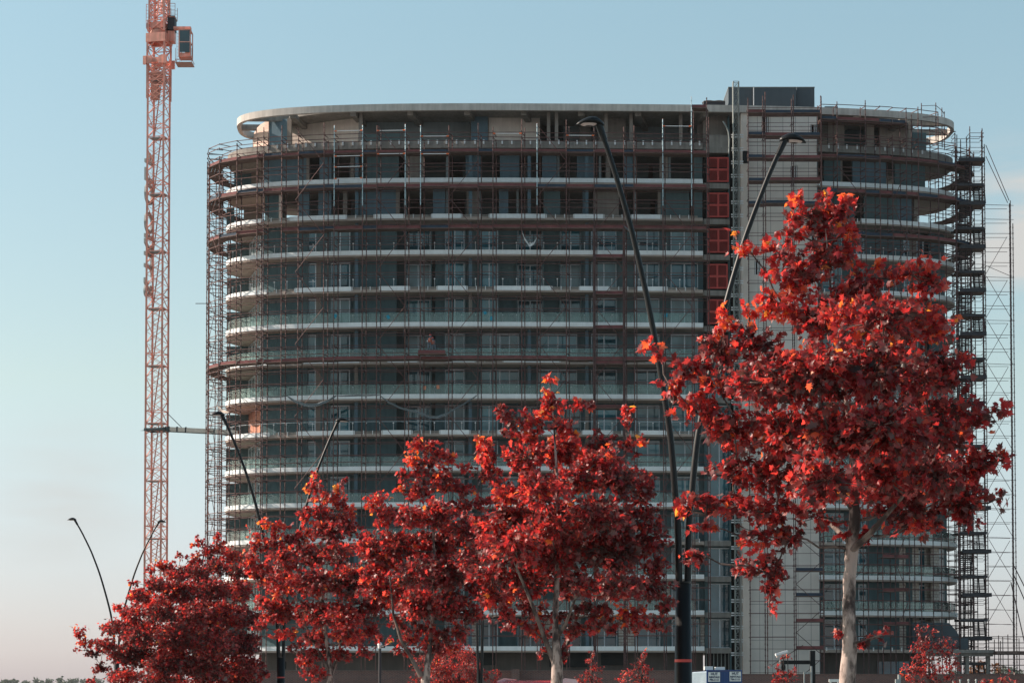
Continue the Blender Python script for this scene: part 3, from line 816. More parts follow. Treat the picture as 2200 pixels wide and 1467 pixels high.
def ledger_run(par, P, Q, z, r=.037, name='ledger', skip=0.0, both=True):
    m = MB()
    for L_ in ((P, Q) if both else (P,)):
        for a, b in zip(L_[:-1], L_[1:]):
            if (b-a).length > 7: continue
            dz = random.uniform(-.035, .035)
            m.bar((a.x, a.y, z+dz), (b.x, b.y, z+dz+random.uniform(-.025, .025)), r, 4)
            m.bar((a.x, a.y, z+dz-.05), (a.x, a.y, z+dz+.05), .06, 4)
    for a, b in zip(P, Q): m.bar((a.x, a.y, z-.03), (b.x, b.y, z-.03), r, 4)
    return m.build(name, M['oxide'], par)
for par, P, Q in ((LSC, left_out, left_inn), (RSC, right_out, right_inn)):
    for k in range(1, 15):
        ledger_run(par, P, Q, Z[k] + 1.08, skip=.05); ledger_run(par, P, Q, Z[k] + 2.12, skip=.05)
        if k <= 3 or k in (6, 9, 12): ledger_run(par, P, Q, Z[k] + .38, skip=.25, both=False)
        if k >= 3 and par is RSC: ledger_run(par, P, Q, Z[k] + .3, skip=.2, both=False)
    ledger_run(par, P, Q, 1.6); ledger_run(par, P, Q, 3.2)
    ledger_run(par, P, Q, Zof(306), skip=.1); ledger_run(par, P, Q, Zof(296), skip=.35, both=False)
nr = len([p for p in right_out if p.x < FPo(2030, OUT)[0] and p.y < 207])
ledger_run(RSC, right_out[:nr], right_inn[:nr], ZR+.1, both=False); ledger_run(RSC, right_out[:nr+1], right_inn[:nr+1], ZR-1.4); ledger_run(RSC, right_out[:nr+1], right_inn[:nr+1], ZR-2.6, skip=.3)
# left end, extra light ledgers between lifts
for k in range(1, 14):
    ledger_run(LSC, [p for p in left_out if p.x < FPo(600, OUT)[0]], [q for p, q in zip(left_out, left_inn) if p.x < FPo(600, OUT)[0]], Z[k]+2.62, skip=.3)
# upper guard rails on galvanised bays
for (a, b, y) in [(717, 778, 282), (717, 778, 336), (717, 778, 359), (717, 778, 384), (809, 870, 281), (809, 870, 331), (903, 964, 293), (903, 964, 331), (1059, 1121, 287), (1217, 1277, 291), (1425, 1487, 271)]:
    p, q = FPo(a, OUT+.03), FPo(b, OUT+.03); z_ = at(a, y, p[1]).z; m = MB(); m.bar((p[0], p[1], z_), (q[0], q[1], z_), .035, 5)
    m.m = 1
    for (u, v_) in ((p, q), (q, p)):
        d = (Vector(v_)-Vector(u)); d.normalize(); m.bar((u[0], u[1], z_), (u[0]+d.x*.22, u[1]+d.y*.22, z_), .06, 5)
    m.build('guard_rail', [M['white_metal'], M['orange']], LSC)

# boarded decks with toe boards
ndeck = [0]
far_deck = {id(LSC): MB(), id(RSC): MB()}
def deck(par, P, Q, z, colours=('deck_red', 'deck_red', 'deck_navy'), skip=0.0, tb=.26):
    for i in range(len(P)-1):
        a, b, c, d = P[i], P[i+1], Q[i+1], Q[i]
        if (b-a).length > 5 or random.random() < skip: continue
        e = (b-a).normalized(); n_ = Vector((-e.y, e.x))
        if (d-a).dot(n_) < 0: n_ = -n_
        dz = random.uniform(-.05, .05); z_ = z + dz
        tgt = MB()
        # four planks side by side across the width
        for j in range(4):
            t0, t1 = j/4+.012, (j+1)/4-.012
            q0, q1 = a.lerp(d, t0), a.lerp(d, t1); q2, q3 = b.lerp(c, t1), b.lerp(c, t0)
            w = 0
            tgt.m = 1
            vs = [(q0.x, q0.y, z_-.06), (q3.x, q3.y, z_-.06), (q2.x, q2.y, z_-.06), (q1.x, q1.y, z_-.06), (q0.x, q0.y, z_), (q3.x, q3.y, z_), (q2.x, q2.y, z_), (q1.x, q1.y, z_)]
            tgt.add(vs, [(3,2,1,0),(4,5,6,7),(0,1,5,4),(1,2,6,5),(2,3,7,6),(3,0,4,7)])
        tgt.m = 0
        a2, b2 = a + n_*.06 + e*.05, b + n_*.06 - e*.05
        tl_ = random.uniform(-.012, .012)
        tgt.add([(a2.x, a2.y, z_-.03+tl_), (b2.x, b2.y, z_-.03-tl_), (b2.x, b2.y, z_+tb-tl_), (a2.x, a2.y, z_+tb+tl_),
                 (a2.x+n_.x*.04, a2.y+n_.y*.04, z_-.03+tl_), (b2.x+n_.x*.04, b2.y+n_.y*.04, z_-.03-tl_), (b2.x+n_.x*.04, b2.y+n_.y*.04, z_+tb-tl_), (a2.x+n_.x*.04, a2.y+n_.y*.04, z_+tb+tl_)],
                [(3,2,1,0),(4,5,6,7),(0,1,5,4),(1,2,6,5),(2,3,7,6),(3,0,4,7)])
        tgt.build('deck', [M[random.choice(colours)], M['deck_under']], par)
for y, sk in ((337, 0), (410, 0), (498, .04)):
    deck(LSC, left_out, left_inn, Zof(y), skip=sk)
i0 = 0
deck(LSC, left_out, left_inn, Zof(775+2), ('deck_red',), skip=.03)
deck(LSC, left_out[-2:], left_inn[-2:], Zof(240), ('deck_red', 'deck_navy'))
for y in (338, 412, 504):
    deck(RSC, right_out, right_inn, Zof(y)+.0, skip=0)
deck(RSC, right_out[:6], right_inn[:6], Zof(258), ('deck_red', 'deck_navy'))
for y in (1195, 1268, 1340):
    deck(RSC, right_out[3:6], right_inn[3:6], Zof(y), ('deck_red',))
# hoist bay decks
hb = pxlist([1277, 1341], OUT); hi = pxlist([1280, 1344], INN)
for y in (560, 639, 712, 786, 880, 960, 1040):
    deck(LSC, hb, hi, Zof(y), ('deck_red',))
for px in (1275, 1279, 1339, 1343):       # doubled poles of the loading bay
    p = FPo(px, OUT + .2); standard(LSC, p[0], p[1], ZB, Zof(500), 'oxide_dark')
# transition deck sticking out at (895,780)
p = pxlist([897, 958], OUT + .9); q = pxlist([899, 960], OUT-.1)
deck(LSC, p, q, Zof(768), ('deck_red',), tb=.3)
# diagonal braces
def brace(par, a, b, off, k0, k1, up=True):
    m = MB(); s_ = up; p, q = FPo(a, off), FPo(b, off)
    for k in range(k0, k1):
        za, zb = Z[k] + 1.3, Z[k+1] + 1.3
        if s_: m.bar((p[0], p[1], za), (q[0], q[1], zb), .03, 5)
        else: m.bar((q[0], q[1], za), (p[0], p[1], zb), .03, 5)
        s_ = not s_
    m.build('brace', M['oxide'], par)
brace(LSC, 634, 695, OUT+.05, 0, 14); brace(LSC, 809, 870, OUT+.05, 0, 14); brace(LSC, 964, 1027, OUT+.05, 1, 14, False); brace(LSC, 1154, 1217, OUT+.05, 0, 14); brace(LSC, 1277, 1341, OUT+.05, 2, 14, False); brace(LSC, 1425, 1487, OUT+.05, 2, 14)
brace(RSC, 1801, 1862, OUT+.05, 1, 14); brace(RSC, 1920, 1950, OUT+.05, 1, 14, False)
# left end braces between outer stations
for i in range(0, len(la)-1, 3):
    m = MB(); a, b = left_out[i], left_out[i+1]; s_ = True
    for k in range(1, 14):
        if s_: m.bar((a.x, a.y, Z[k+1]), (b.x, b.y, Z[k]), .028, 4)
        else: m.bar((b.x, b.y, Z[k+1]), (a.x, a.y, Z[k]), .028, 4)
        s_ = not s_
    m.build('brace', M['oxide'], LSC)
# long tube sticking out to the left
a = at(420, 652, 203); b = at(450, 652, 203); m = MB(); m.bar(a, b, .035, 5); m.build('loose_tube', M['oxide_dark'], LSC)
# raised guard cage over the right end of the roof
cg = [at(1980, 300, 203.5), at(2011, 300, 203.5), at(2024, 300, 206), at(2029, 300, 207)]
tp = [222, 221, 232, 240]
for c, y in zip(cg, tp): standard(RSC, c.x, c.y, ZR-2.2, at(1980, y, c.y).z, 'oxide_dark')
m = MB()
for (i, j) in ((0, 1), (1, 2), (2, 3)):
    for dz in (.25, 1.3, 2.2): m.bar((cg[i].x, cg[i].y, at(1980, tp[i], cg[i].y).z-dz), (cg[j].x, cg[j].y, at(1980, tp[j], cg[j].y).z-dz), .028, 4)
m.build('guard_rail', M['oxide_dark'], RSC)

# --- core scaffold
cx_out = [1609, 1641, 1646, 1703, 1707, 1766]; Yo, Yi = 197.6, 198.9
for px in cx_out:
    for Y_ in (Yo, Yi):
        p = at(px, 700, Y_); standard(CSC, p.x, Y_, ZB, at(px, random.uniform(198, 214), Y_).z, 'oxide_dark' if px % 2 else 'oxide')
xa, xb = at(1609, 700, Yo).x, at(1766, 700, Yo).x
y = 232; j = 0
deckys = [241, 290, 339, 387, 437]
while y < 1450:
    z_ = at(1700, y, Yo).z; m = MB()
    a_, b_ = (xa, xb) if (j % 5 or y < 500) else (xa, at(1707, 700, Yo).x)
    m.bar((a_, Yo, z_), (b_, Yo, z_+random.uniform(-.05, .05)), .027, 4)
    if j % 2 == 0: m.bar((a_, Yi, z_), (b_, Yi, z_), .027, 4)
    for px in cx_out:
        p = at(px, 700, Yo); 
        if j % 2 == 0: m.bar((p.x, Yo, z_), (p.x, Yi, z_), .027, 4)
    m.build('ledger', M['oxide'], CSC)
    y += (16.2 if y < 470 else 25.5); j += 1
cpx = [1609, 1646, 1707, 1766]
for y in deckys + [1225, 1278, 1334, 1392]:
    lst = cpx if y < 500 else cpx[2:]
    P_ = [Vector((at(p, 700, Yo).x, Yo)) for p in lst]; Q_ = [Vector((at(p, 700, Yo).x+.05, Yi)) for p in lst]
    deck(CSC, P_, Q_, at(1700, y, Yo).z, ('deck_red', 'deck_red', 'deck_navy'))
m = MB(); s_ = True
x0_, x1_ = at(1707, 700, Yo).x, xb
for y in range(1150, 1440, 52):
    z0_, z1_ = at(1700, y, Yo-.05).z, at(1700, y+52, Yo-.05).z
    m.bar((x0_ if s_ else x1_, Yo-.05, z0_), (x1_ if s_ else x0_, Yo-.05, z1_), .03, 5); s_ = not s_
m.bar((at(1655, 700, Yo).x, Yo-.05, at(1700, 1428, Yo).z), (x0_+.6, Yo-.05, at(1700, 1385, Yo).z), .03, 5)
m.build('brace', M['oxide_dark'], CSC)

# --- stair tower scaffold
ST_ = empty('stair_tower', (at(2088, 700, 205).x, 205, 0), 'dark scaffold stair tower with zigzag flights at the right end of the block', 'scaffold', 'scaffolds on the building site')
def tw(px, y, Y=204.0): return at(px, y, Y)
Yf, Yk = 203.6, 205.4
for px, Y_, yt in ((2055, Yf, 286), (2059, Yk, 290), (2080, Yk, 296), (2087, Yf, 272), (2112, Yk, 282), (2113.5, Yf, 276), (2118, Yf+.2, 310), (2067, Yk, 300)):
    p = at(px, 700, Y_); standard(ST_, p.x, Y_, 0 if yt != 310 else 0, at(px, yt, Y_).z, 'oxide_dark')
xl, xm, xr = at(2055, 700, Yf).x, at(2087, 700, Yf).x, at(2117, 700, Yf).x
y = 286; j = 0
while y < 1450:
    m = MB(); z_ = at(2087, y, Yf).z
    m.bar((xl if y > 296 else xm, Yf, z_), (xr, Yf, z_), .027, 4); m.bar((xl, Yk, z_-.08), (xr, Yk, z_-.08), .027, 4)
    for x_ in (xl, xm, xr): m.bar((x_, Yf, z_), (x_, Yk, z_), .025, 4)
    m.build('ledger', M['oxide_dark'], ST_); y += 23.3 if j % 2 else 8; j += 1
def landing(x0, x1, z, th=.22):
    m = MB(); m.box(x0, x1, Yf-.1, Yk+.1, z-.06, z); m.m = 1; m.box(x0, x1, Yf-.16, Yf-.105, z-.10, z+th); m.box(x0, x1, Yk+.105, Yk+.15, z-.08, z+th)
    m.build('landing', [M['deck_under'], M['dark_steel']], ST_)
def flight(x0, z0, x1, z1, Y0, Y1):
    m = MB(); n_ = 9
    for s_ in (0, 1):
        for Yq in (Y0, Y1):
            w = Vector((x1-x0, 0, z1-z0))
            m.obox(((x0+x1)/2, Yq, (z0+z1)/2), w/2, (0, .02, 0), Vector((-w.z, 0, w.x)).normalized()*.11)
    for i in range(n_):
        t = (i+.5)/n_; x_ = x0+(x1-x0)*t; z_ = z0+(z1-z0)*t
        m.box(x_-.13, x_+.13, Y0+.021, Y1-.021, z_-.02, z_+.02)
    for Yq in (Y0, Y1): m.bar((x0, Yq, z0+1.0), (x1, Yq, z1+1.0), .022, 4)
    m.build('stair_flight', M['dark_steel'], ST_)
def ladder_flight(pxa, ya, pxb, yb, w=26):
    """steep stair unit seen from its side-front: two stringers, a middle rail and treads"""
    m = MB(); n_ = 11
    for q in (0, .5, 1):
        a = at(pxa + w*q, ya, Yf+.5); b = at(pxb + w*q, yb, Yf+1.2)
        d = b-a; m.obox((a+b)/2, d/2, (0, .035, 0), (.055, 0, 0))
    for i in range(n_):
        t = (i+.4)/n_; a = at(pxa, ya, Yf+.5).lerp(at(pxb, yb, Yf+1.2), t); b = at(pxa+w, ya, Yf+.5).lerp(at(pxb+w, yb, Yf+1.2), t)
        c = (a+b)/2; m.obox(c, (b-a)/2, (0, .12, 0), (0, 0, .025))
    m.build('stair_flight', M['dark_steel'], ST_)
T = 345; n_ = 0
while T < 1440:
    landing(at(2062, 700, Yf).x, at(2125, 700, Yf).x if n_ > 5 else at(2119, 700, Yf).x, at(2087, T, Yf).z, .25)
    ladder_flight(2062, T+3, 2060, T+50, 26)
    if T + 52 < 1440:
        landing(at(2054, 700, Yf).x, at(2116, 700, Yf).x, at(2087, T+53, Yf).z, .15)
        ladder_flight(2090, T+55, 2093, T+92, 24)
    T += 93.4; n_ += 1
# --- outer braced tower on the far right
BT = empty('braced_tower', (at(2147, 700, 204.5).x, 204.5, 0), 'slender cross braced scaffold bay standing furthest right, tied to the stair tower', 'scaffold', 'scaffolds on the building site')
for px, Y_, yt in ((2171, Yf, 437), (2173, Yk, 431), (2178, Yf, 480)):
    p = at(px, 700, Y_); standard(BT, p.x, Y_, 0, at(px, yt, Y_).z, 'oxide_dark')
x2 = at(2175, 700, Yf).x; x1_ = xr + .12
y = 440; j = 0
while y < 1450:
    m = MB(); z_ = at(2147, y, Yf).z; m.bar((x1_-.3, Yf-.04, z_), (x2+.2, Yf-.04, z_-random.uniform(0, .12)), .027, 4); m.bar((x1_, Yk, z_), (x2, Yk, z_), .025, 4); m.build('ledger', M['oxide_dark'], BT)
    y += 31; j += 1
y = 595
while y < 1400:
    m = MB(); z0_, z1_ = at(2147, y-95, Yf).z, at(2147, y, Yf).z
    m.bar((x1_, Yf-.09, z0_ if y > 640 else z1_+1), (x2, Yf-.09, z1_), .028, 4); m.bar((x2, Yk+.05, z0_), (x1_, Yk+.05, z1_), .028, 4); m.build('brace', M['oxide_dark'], BT); y += 94
for (a_, b_) in (((2118, 312), (2168, 431)), ((2118, 336), (2165, 436))):
    m = MB(); m.bar(at(*a_, Yf), at(*b_, Yf), .035, 5); m.build('stay', M['oxide_dark'], BT)
for (a_, b_) in (((2176, 1210), (2204, 1265)), ((2172, 1250), (2206, 1400)), ((2176, 1230), (2215, 1320))):
    m = MB(); m.bar(at(*a_, Yf-.3), at(*b_, Yf-3), .05, 5); m.build('stay', M['oxide_dark'], BT)

# --- hoist mast
HM = empty('hoist_mast', (at(1583, 700, 198.6).x, 198.6, 0), 'thin lattice hoist mast rising past the roof beside the pale pier', 'hoist')
xc0, xc1 = at(1577.5, 700, 198.6).x, at(1589.5, 700, 198.6).x; w_ = xc1-xc0; Ym = 198.6
ztm = at(1583, 175, Ym).z
for i, (x_, y_) in enumerate(((xc0, Ym), (xc1, Ym), (xc0, Ym+w_), (xc1, Ym+w_))):
    m = MB(); m.bar((x_, y_, 0), (x_, y_, ztm), .045, 6); m.build('mast_tube', M['mast'] if 'mast' in M else M['grey_steel'], HM)
m = MB(); z = 0; s_ = True; h = .75
while z < ztm - .1:
    z2 = min(z + h, ztm)
    for (p, q) in (((xc0, Ym), (xc1, Ym)), ((xc0, Ym+w_), (xc1, Ym+w_)), ((xc0, Ym), (xc0, Ym+w_)), ((xc1, Ym), (xc1, Ym+w_))):
        m.bar((*p, z2), (*q, z2), .028, 4); m.bar((*p, z), (*q, z2), .018, 4); m.bar((*q, z), (*p, z2), .018, 4)
    z = z2
m.build('lattice', M['grey_steel'], HM)
m = MB(); m.box((xc0+xc1)/2+w_*.36, (xc0+xc1)/2+w_*.44, Ym-.06, Ym-.02, 0, ztm-2); m.build('gear_rack', M['plaster'], HM)
y = 290
while y < 1420:
    m = MB(); 
    for dy in (0, 5): 
        a = at(1571, y+dy, Ym+.7); b = at(1597, y+dy, Ym+.7); m.obox((a+b)/2, ((b-a).length/2, 0, 0), (0, .05, 0), (0, 0, .05))
    m.build('mast_tie', M['white_metal'], HM); y += 28.5
# goose-neck arm beside the mast
m = MB(); m.path([at(1566, 330, 199.0), at(1567, 300, 199.0), at(1565, 284, 199.0), at(1560, 272, 199.0), at(1553, 261, 199.0)], .07, 6); m.build('hoist_arm', M['grey_steel'], HM)

# ------------------------------------------------------------------ tower crane
CYk = 212.0
cc = at(338, 700, CYk); W_ = 1.60
CRN = empty('tower_crane', (cc.x, CYk, 0), 'slender orange red lattice tower crane left of the block', 'crane')
al = R(12.5)
def cp(i, z, w=W_):
    sx, sy = [(-1, -1), (1, -1), (1, 1), (-1, 1)][i]
    x, y = sx*w/2, sy*w/2
    return Vector((cc.x + x*math.cos(-al) - y*math.sin(-al), CYk + x*math.sin(-al) + y*math.cos(-al), z))
def zc_(y): return at(338, y, CYk).z
ztop = zc_(140)
sec = (zc_(298) - zc_(420)); zb_ = zc_(298)
for i in range(4):
    m = MB(); a = cp(i, 0); b = cp(i, ztop); d1 = (cp((i+1) % 4, 0) - a).normalized(); 
    m.obox((a+b)/2, Vector((1, 0, 0))*.085, Vector((0, 1, 0))*.085, (0, 0, (ztop)/2)); m.build('chord', M['crane'], CRN)
zs = zb_
while zs - sec > -sec: zs -= sec
zz = zs; 
while zz < ztop:
    m = MB(); top_ = min(zz + sec, ztop); nb = 5
    for i in range(4):
        j = (i+1) % 4
        for q in range(nb):
            za = zz + (top_-zz)*q/nb; zb2 = zz + (top_-zz)*(q+1)/nb
            if za < 0: continue
            if i % 2 == 0:
                m.bar(cp(i, za), cp(j, zb2), .036, 4); m.bar(cp(j, za), cp(i, zb2), .030, 4)
            else:
                (p, r_) = (cp(i, za), cp(j, zb2)) if q % 2 else (cp(j, za), cp(i, zb2)); m.bar(p, r_, .042, 4)
        for zq in (zz + .02, zz + sec*.22):
            if 0 < zq < ztop: m.bar(cp(i, zq), cp(j, zq), .05, 4)
    if m.f: m.build('mast_section', M['crane'], CRN)
    # resting platform and inclined ladder inside the section
    if zz > 0 and zz < ztop - 1:
        m = MB(); c = cp(0, zz).lerp(cp(2, zz), .5)
        m.obox((c.x, c.y, zz), (W_*.44*math.cos(al), -W_*.44*math.sin(al), 0), (W_*.25*math.sin(al), W_*.25*math.cos(al), 0), (0, 0, .05)); m.build('rest_platform', M['grey_steel'], CRN)
    if zz + sec > 0:
        m = MB(); a = cp(0, max(zz, 0)).lerp(cp(1, max(zz, 0)), .35) + Vector((0, .5, 0)); b = cp(0, min(zz+sec, ztop)).lerp(cp(1, min(zz+sec, ztop)), .78) + Vector((0, .5, 0))
        for dx in (0, .3): m.bar(a + Vector((0, dx, 0)), b + Vector((0, dx, 0)), .035, 4)
        n_ = 14
        for q in range(n_):
            p = a.lerp(b, (q+.5)/n_); m.bar(p, p + Vector((0, .3, 0)), .014, 4)
        for q in range(5):     # safety hoops
            p = a.lerp(b, (q+.8)/6.0) + Vector((-.30, -.1, .1)); m.path([p + Vector((.25, 0, 0)), p + Vector((0, -.2, 0)), p + Vector((-.18, .1, 0)), p + Vector((0, .4, 0)), p + Vector((.25, .3, 0))], .011, 4)
        for e_ in (Vector((-.48, 0, .1)), Vector((-.30, -.3, .1))):
            m.bar(a.lerp(b, .14) + e_, a.lerp(b, .82) + e_, .010, 4)
        m.build('ladder', M['crane_dark'], CRN)
    zz += sec
# lettering board on the left face: characters stacked up the mast
def text_mesh(s_, size, ext=.02, bold=.0):
    c = bpy.data.curves.new('t', 'FONT'); c.body = s_; c.size = size; c.extrude = ext; c.offset = bold; c.align_x = 'CENTER'; c.align_y = 'CENTER'; c.resolution_u = 3
    o = bpy.data.objects.new('t', c); COL.objects.link(o)
    bpy.context.view_layer.update()
    me = bpy.data.meshes.new_from_object(o.evaluated_get(bpy.context.evaluated_depsgraph_get()))
    bpy.data.objects.remove(o); bpy.data.curves.remove(c)
    vs = [v.co.copy() for v in me.vertices]; fs = [tuple(p.vertices) for p in me.polygons]; bpy.data.meshes.remove(me); return vs, fs
def put_text(s_, size, mtx, name, mt, par, ext=.02, bold=0.0):
    vs, fs = text_mesh(s_, size, ext, bold); m = MB(); m.add([mtx @ v for v in vs], fs); return m.build(name, mt, par)
lf = (cp(3, 0)-cp(0, 0)).normalized()       # along the left face, away from the street
nf = Vector((-math.cos(al), math.sin(al), 0))
for ch_, y_ in (('&', 620), ('T', 572), ('R', 535), ('I', 508), ('O', 478), ('O', 416), ('L', 378), ('F', 341)):
    c = cp(0, zc_(y_)).lerp(cp(3, zc_(y_)), .5) + nf*.18
    # text x axis runs up the mast, text y axis runs away from the street
    X_ = Vector((0, 0, 1)); Y_ = lf; Z_ = X_.cross(Y_)
    mt_ = Matrix((( X_.x, Y_.x, Z_.x, c.x), (X_.y, Y_.y, Z_.y, c.y), (X_.z, Y_.z, Z_.z, c.z), (0, 0, 0, 1)))
    put_text(ch_, 2.8, mt_, 'letter', M['letter'], CRN, .09, .04)
# wall tie frame
ty = zc_(924)
m = MB()
for i in range(4): m.obox((cp(i, ty)+cp((i+1) % 4, ty))/2, (cp((i+1) % 4, ty)-cp(i, ty))/2*1.16, Vector((0, 0, 1)).cross((cp((i+1) % 4, ty)-cp(i, ty)).normalized())*.1, (0, 0, .13))
m.build('tie_collar', M['tie_steel'], CRN)
a0 = at(300, 925, CYk-1.6); a1 = at(356, 922, CYk-.4); a2 = at(512, 930, 207)
m = MB(); m.obox((a1+a2)/2, (a2-a1)/2, (0, .45, 0), (0, 0, .20)); m.build('tie_beam', M['tie_steel'], CRN)
m = MB(); m.add([a0, a1+Vector((0, .4, .12)), a1+Vector((0, -.8, .12)), a1+Vector((0, .4, -.12)), a1+Vector((0, -.8, -.12))], [(0,1,2),(0,4,3),(0,3,1),(0,2,4),(1,3,4,2)]); m.build('tie_wedge', M['tie_steel'], CRN)
m = MB(); m.bar(at(357, 885, CYk-.5), at(393, 921, CYk-.6), .035, 5); m.build('tie_cable', M['dark_steel'], CRN)
m = MB()
for q in np.arange(0.05, .33, .12): 
    p = a1.lerp(a2, q); m.box(p.x-.08, p.x+.08, p.y-.47, p.y-.2, p.z-.26+.5*q*0, p.z+.26)
m.build('clamp_plate', M['dark_steel'], CRN)

# climbing cage, slewing ring, cab, tower head
hw = 1.70
def cage(z0, z1, w, nm, n_b):
    m = MB()
    for i in range(4):
        a, b = cp(i, z0, w), cp(i, z1, w); m.obox((a+b)/2, (.09, 0, 0), (0, .09, 0), (0, 0, (z1-z0)/2))
        j = (i+1) % 4
        for q in range(n_b):
            za = z0+(z1-z0)*q/n_b; zb2 = z0+(z1-z0)*(q+1)/n_b; m.bar(cp(i, za, w), cp(j, zb2, w), .045, 4); m.bar(cp(i, zb2, w), cp(j, zb2, w), .055, 4)
            m.bar(cp(j, za, w), cp(i, zb2, w), .035, 4)
    m.build(nm, M['crane'], CRN)
cage(zc_(215), zc_(80), hw, 'climbing_cage', 5)
# wide plates (the winged bracket band)
z_ = zc_(134); m = MB()
c = cp(0, z_).lerp(cp(2, z_), .5)
ex = Vector((math.cos(al), -math.sin(al), 0)); ey = Vector((math.sin(al), math.cos(al), 0))
for s_ in (-1, 1):
    m.obox(c + ey*s_*(hw/2+.1), ex*(hw/2+.05), ey*.04, (0, 0, .22))
    for q in (-1, 1):
        m.slab([(p.x, p.y) for p in (c + ey*s_*(hw/2+.12) + ex*q*(hw/2+.02), c + ey*s_*(hw/2+.12) + ex*q*(hw/2+.32), c + ey*s_*(hw/2+.32) + ex*q*(hw/2+.32), c + ey*s_*(hw/2+.32) + ex*q*(hw/2+.02))], z_-.45, z_+.35)
    for q in (-1, 1):
        m.path([c + ey*s_*(hw/2+.17) + ex*q*(hw/2-.15) + Vector((0, 0, 0)), c + ey*s_*(hw/2+.24) + ex*q*(hw/2-.15)], [.42, .42], 8)
m.build('bracket_band', M['crane'], CRN)
z_ = zc_(86); m = MB()
for s_ in (-1, 1):
    m.obox(c*1 + Vector((0, 0, z_-c.z)) + ey*s_*(hw/2+.08), ex*(hw/2+.12), ey*.05, (0, 0, .42)); m.obox(c + Vector((0, 0, z_-c.z)) + ex*s_*(hw/2+.08), ex*.05, ey*(hw/2), (0, 0, .42))
m.build('slewing_collar', M['crane'], CRN)
m = MB(); m.path([(c.x, c.y, z_+.4), (c.x, c.y, z_+.75), (c.x, c.y, z_+.95)], [.85, .85, .65], 20); m.build('slewing_ring', M['crane_dark'], CRN)
m = MB(); m.obox(c + Vector((-.35, 0, zc_(192)-c.z)), ex*.33, ey*.3, (0, 0, 1.0)); m.obox(c + Vector((-.1, 0, zc_(165)-c.z)), ex*.6, ey*.5, (0, 0, .35)); m.build('climbing_ram_box', M['crane_dark'], CRN)
cage(zc_(72), zc_(48), 1.6, 'turntable_frame', 1)
m = MB(); m.obox(c + Vector((0, 0, zc_(58)-c.z)), ex*.7, ey*.7, (0, 0, .3)); m.build('turntable', M['crane'], CRN)
cage(zc_(48), zc_(-60), 1.45, 'tower_head', 7)
# boom rising steeply away, seen end on
m = MB(); b0 = c + Vector((0, 1.0, zc_(40)-c.z)); b1 = c + Vector((-.9, 18, zc_(-420)-c.z))
for sx, sz in ((-.5, 0), (.5, 0), (0, .9)):
    m.bar(b0 + Vector((sx, 0, sz)), b1 + Vector((sx, 0, sz)), .06, 5)
for q in range(22):
    p, r_ = b0.lerp(b1, q/22), b0.lerp(b1, (q+1)/22)
    m.bar(p + Vector((-.5, 0, 0)), r_ + Vector((.5, 0, 0)), .035, 4); m.bar(p + Vector((.5, 0, 0)), r_ + Vector((0, 0, .9)), .035, 4); m.bar(p + Vector((-.5, 0, 0)), r_ + Vector((0, 0, .9)), .035, 4); m.bar(p+Vector((-.5, 0, 0)), p+Vector((.5, 0, 0)), .03, 4)
m.build('boom', M['crane'], CRN)
# side platforms with rails
def platform(px0, px1, y0, yfloor, Yp, solid=.3):
    a = at(px0, yfloor, Yp); b = at(px1, yfloor, Yp); t = at(px0, y0, Yp).z; m = MB()
    m.box(a.x, b.x, Yp, Yp+1.5, a.z-.06, a.z)
    for x_ in (a.x, b.x):
        for y_ in (Yp, Yp+1.5): m.bar((x_, y_, a.z), (x_, y_, t), .03, 4)
    z = a.z
    k_ = 0
    while z < t: 
        m.bar((a.x, Yp, z), (b.x, Yp, z), .018, 4); m.bar((a.x, Yp+1.5, z), (b.x, Yp+1.5, z), .018, 4); z += .33
    m.bar((a.x, Yp, t), (b.x, Yp, t), .03, 4); m.build('side_platform', M['crane_dark'], CRN)
    m = MB(); m.box(a.x+.03, b.x-.03, Yp+.06, Yp+1.4, a.z+.01, a.z+.01+solid); m.build('equipment_box', M['dark_steel'], CRN)
platform(314, 326, 10, 60, CYk-.3, .45); platform(362, 376, 8, 36, CYk-.6, .1)
m = MB(); a = at(360, 34, CYk-.5); b = at(375, 64, CYk-.5); m.box(a.x, b.x, CYk-.5, CYk+.8, b.z, a.z); m.build('equipment_box', M['dark_steel'], CRN)
m = MB(); a = at(360, 66, CYk-.5); b = at(374, 88, CYk-.5); m.box(a.x, b.x, CYk-.4, CYk+.7, b.z, a.z); m.build('counter_box', M['crane'], CRN)
m = MB(); a = at(374, 60, CYk-.8); b = at(411, 65, CYk-.8); m.box(a.x, b.x, CYk-1.2, CYk-.6, b.z, a.z+.0); m.build('cab_beam', M['crane'], CRN)
a = at(386, 67, CYk-1.5); b = at(410, 124, CYk-1.5)
m = MB(); Y0_, Y1_ = CYk-1.9, CYk-.4
for x_ in (a.x, b.x):
    for y_ in (Y0_, Y1_): m.obox((x_, y_, (a.z+b.z)/2), (.045, 0, 0), (0, .045, 0), (0, 0, (a.z-b.z)/2))
for z_ in (a.z, (a.z+b.z)/2+.1, b.z): 
    m.obox(((a.x+b.x)/2, Y0_, z_), ((b.x-a.x)/2-.046, 0, 0), (0, .04, 0), (0, 0, .04)); m.obox((a.x, (Y0_+Y1_)/2, z_), (.04, 0, 0), (0, .7, 0), (0, 0, .04)); m.obox((b.x, (Y0_+Y1_)/2, z_), (.04, 0, 0), (0, .7, 0), (0, 0, .04))
m.m = 0; m.box(a.x+.05, b.x-.05, Y0_+.05, Y1_-.05, a.z-.02, a.z+.05)
cab = m.build('cab', M['crane'], CRN)
m = MB(); m.box(a.x+.06, b.x-.06, Y0_-.01, Y0_+.01, b.z+.4, a.z-.06); m.build('cab_glass', M['cab_glass'], cab)
m = MB(); m.box(a.x+.055, b.x-.055, Y0_+.1, Y1_-.1, b.z-.02, b.z+.38); m.build('cab_floor', M['crane'], cab)
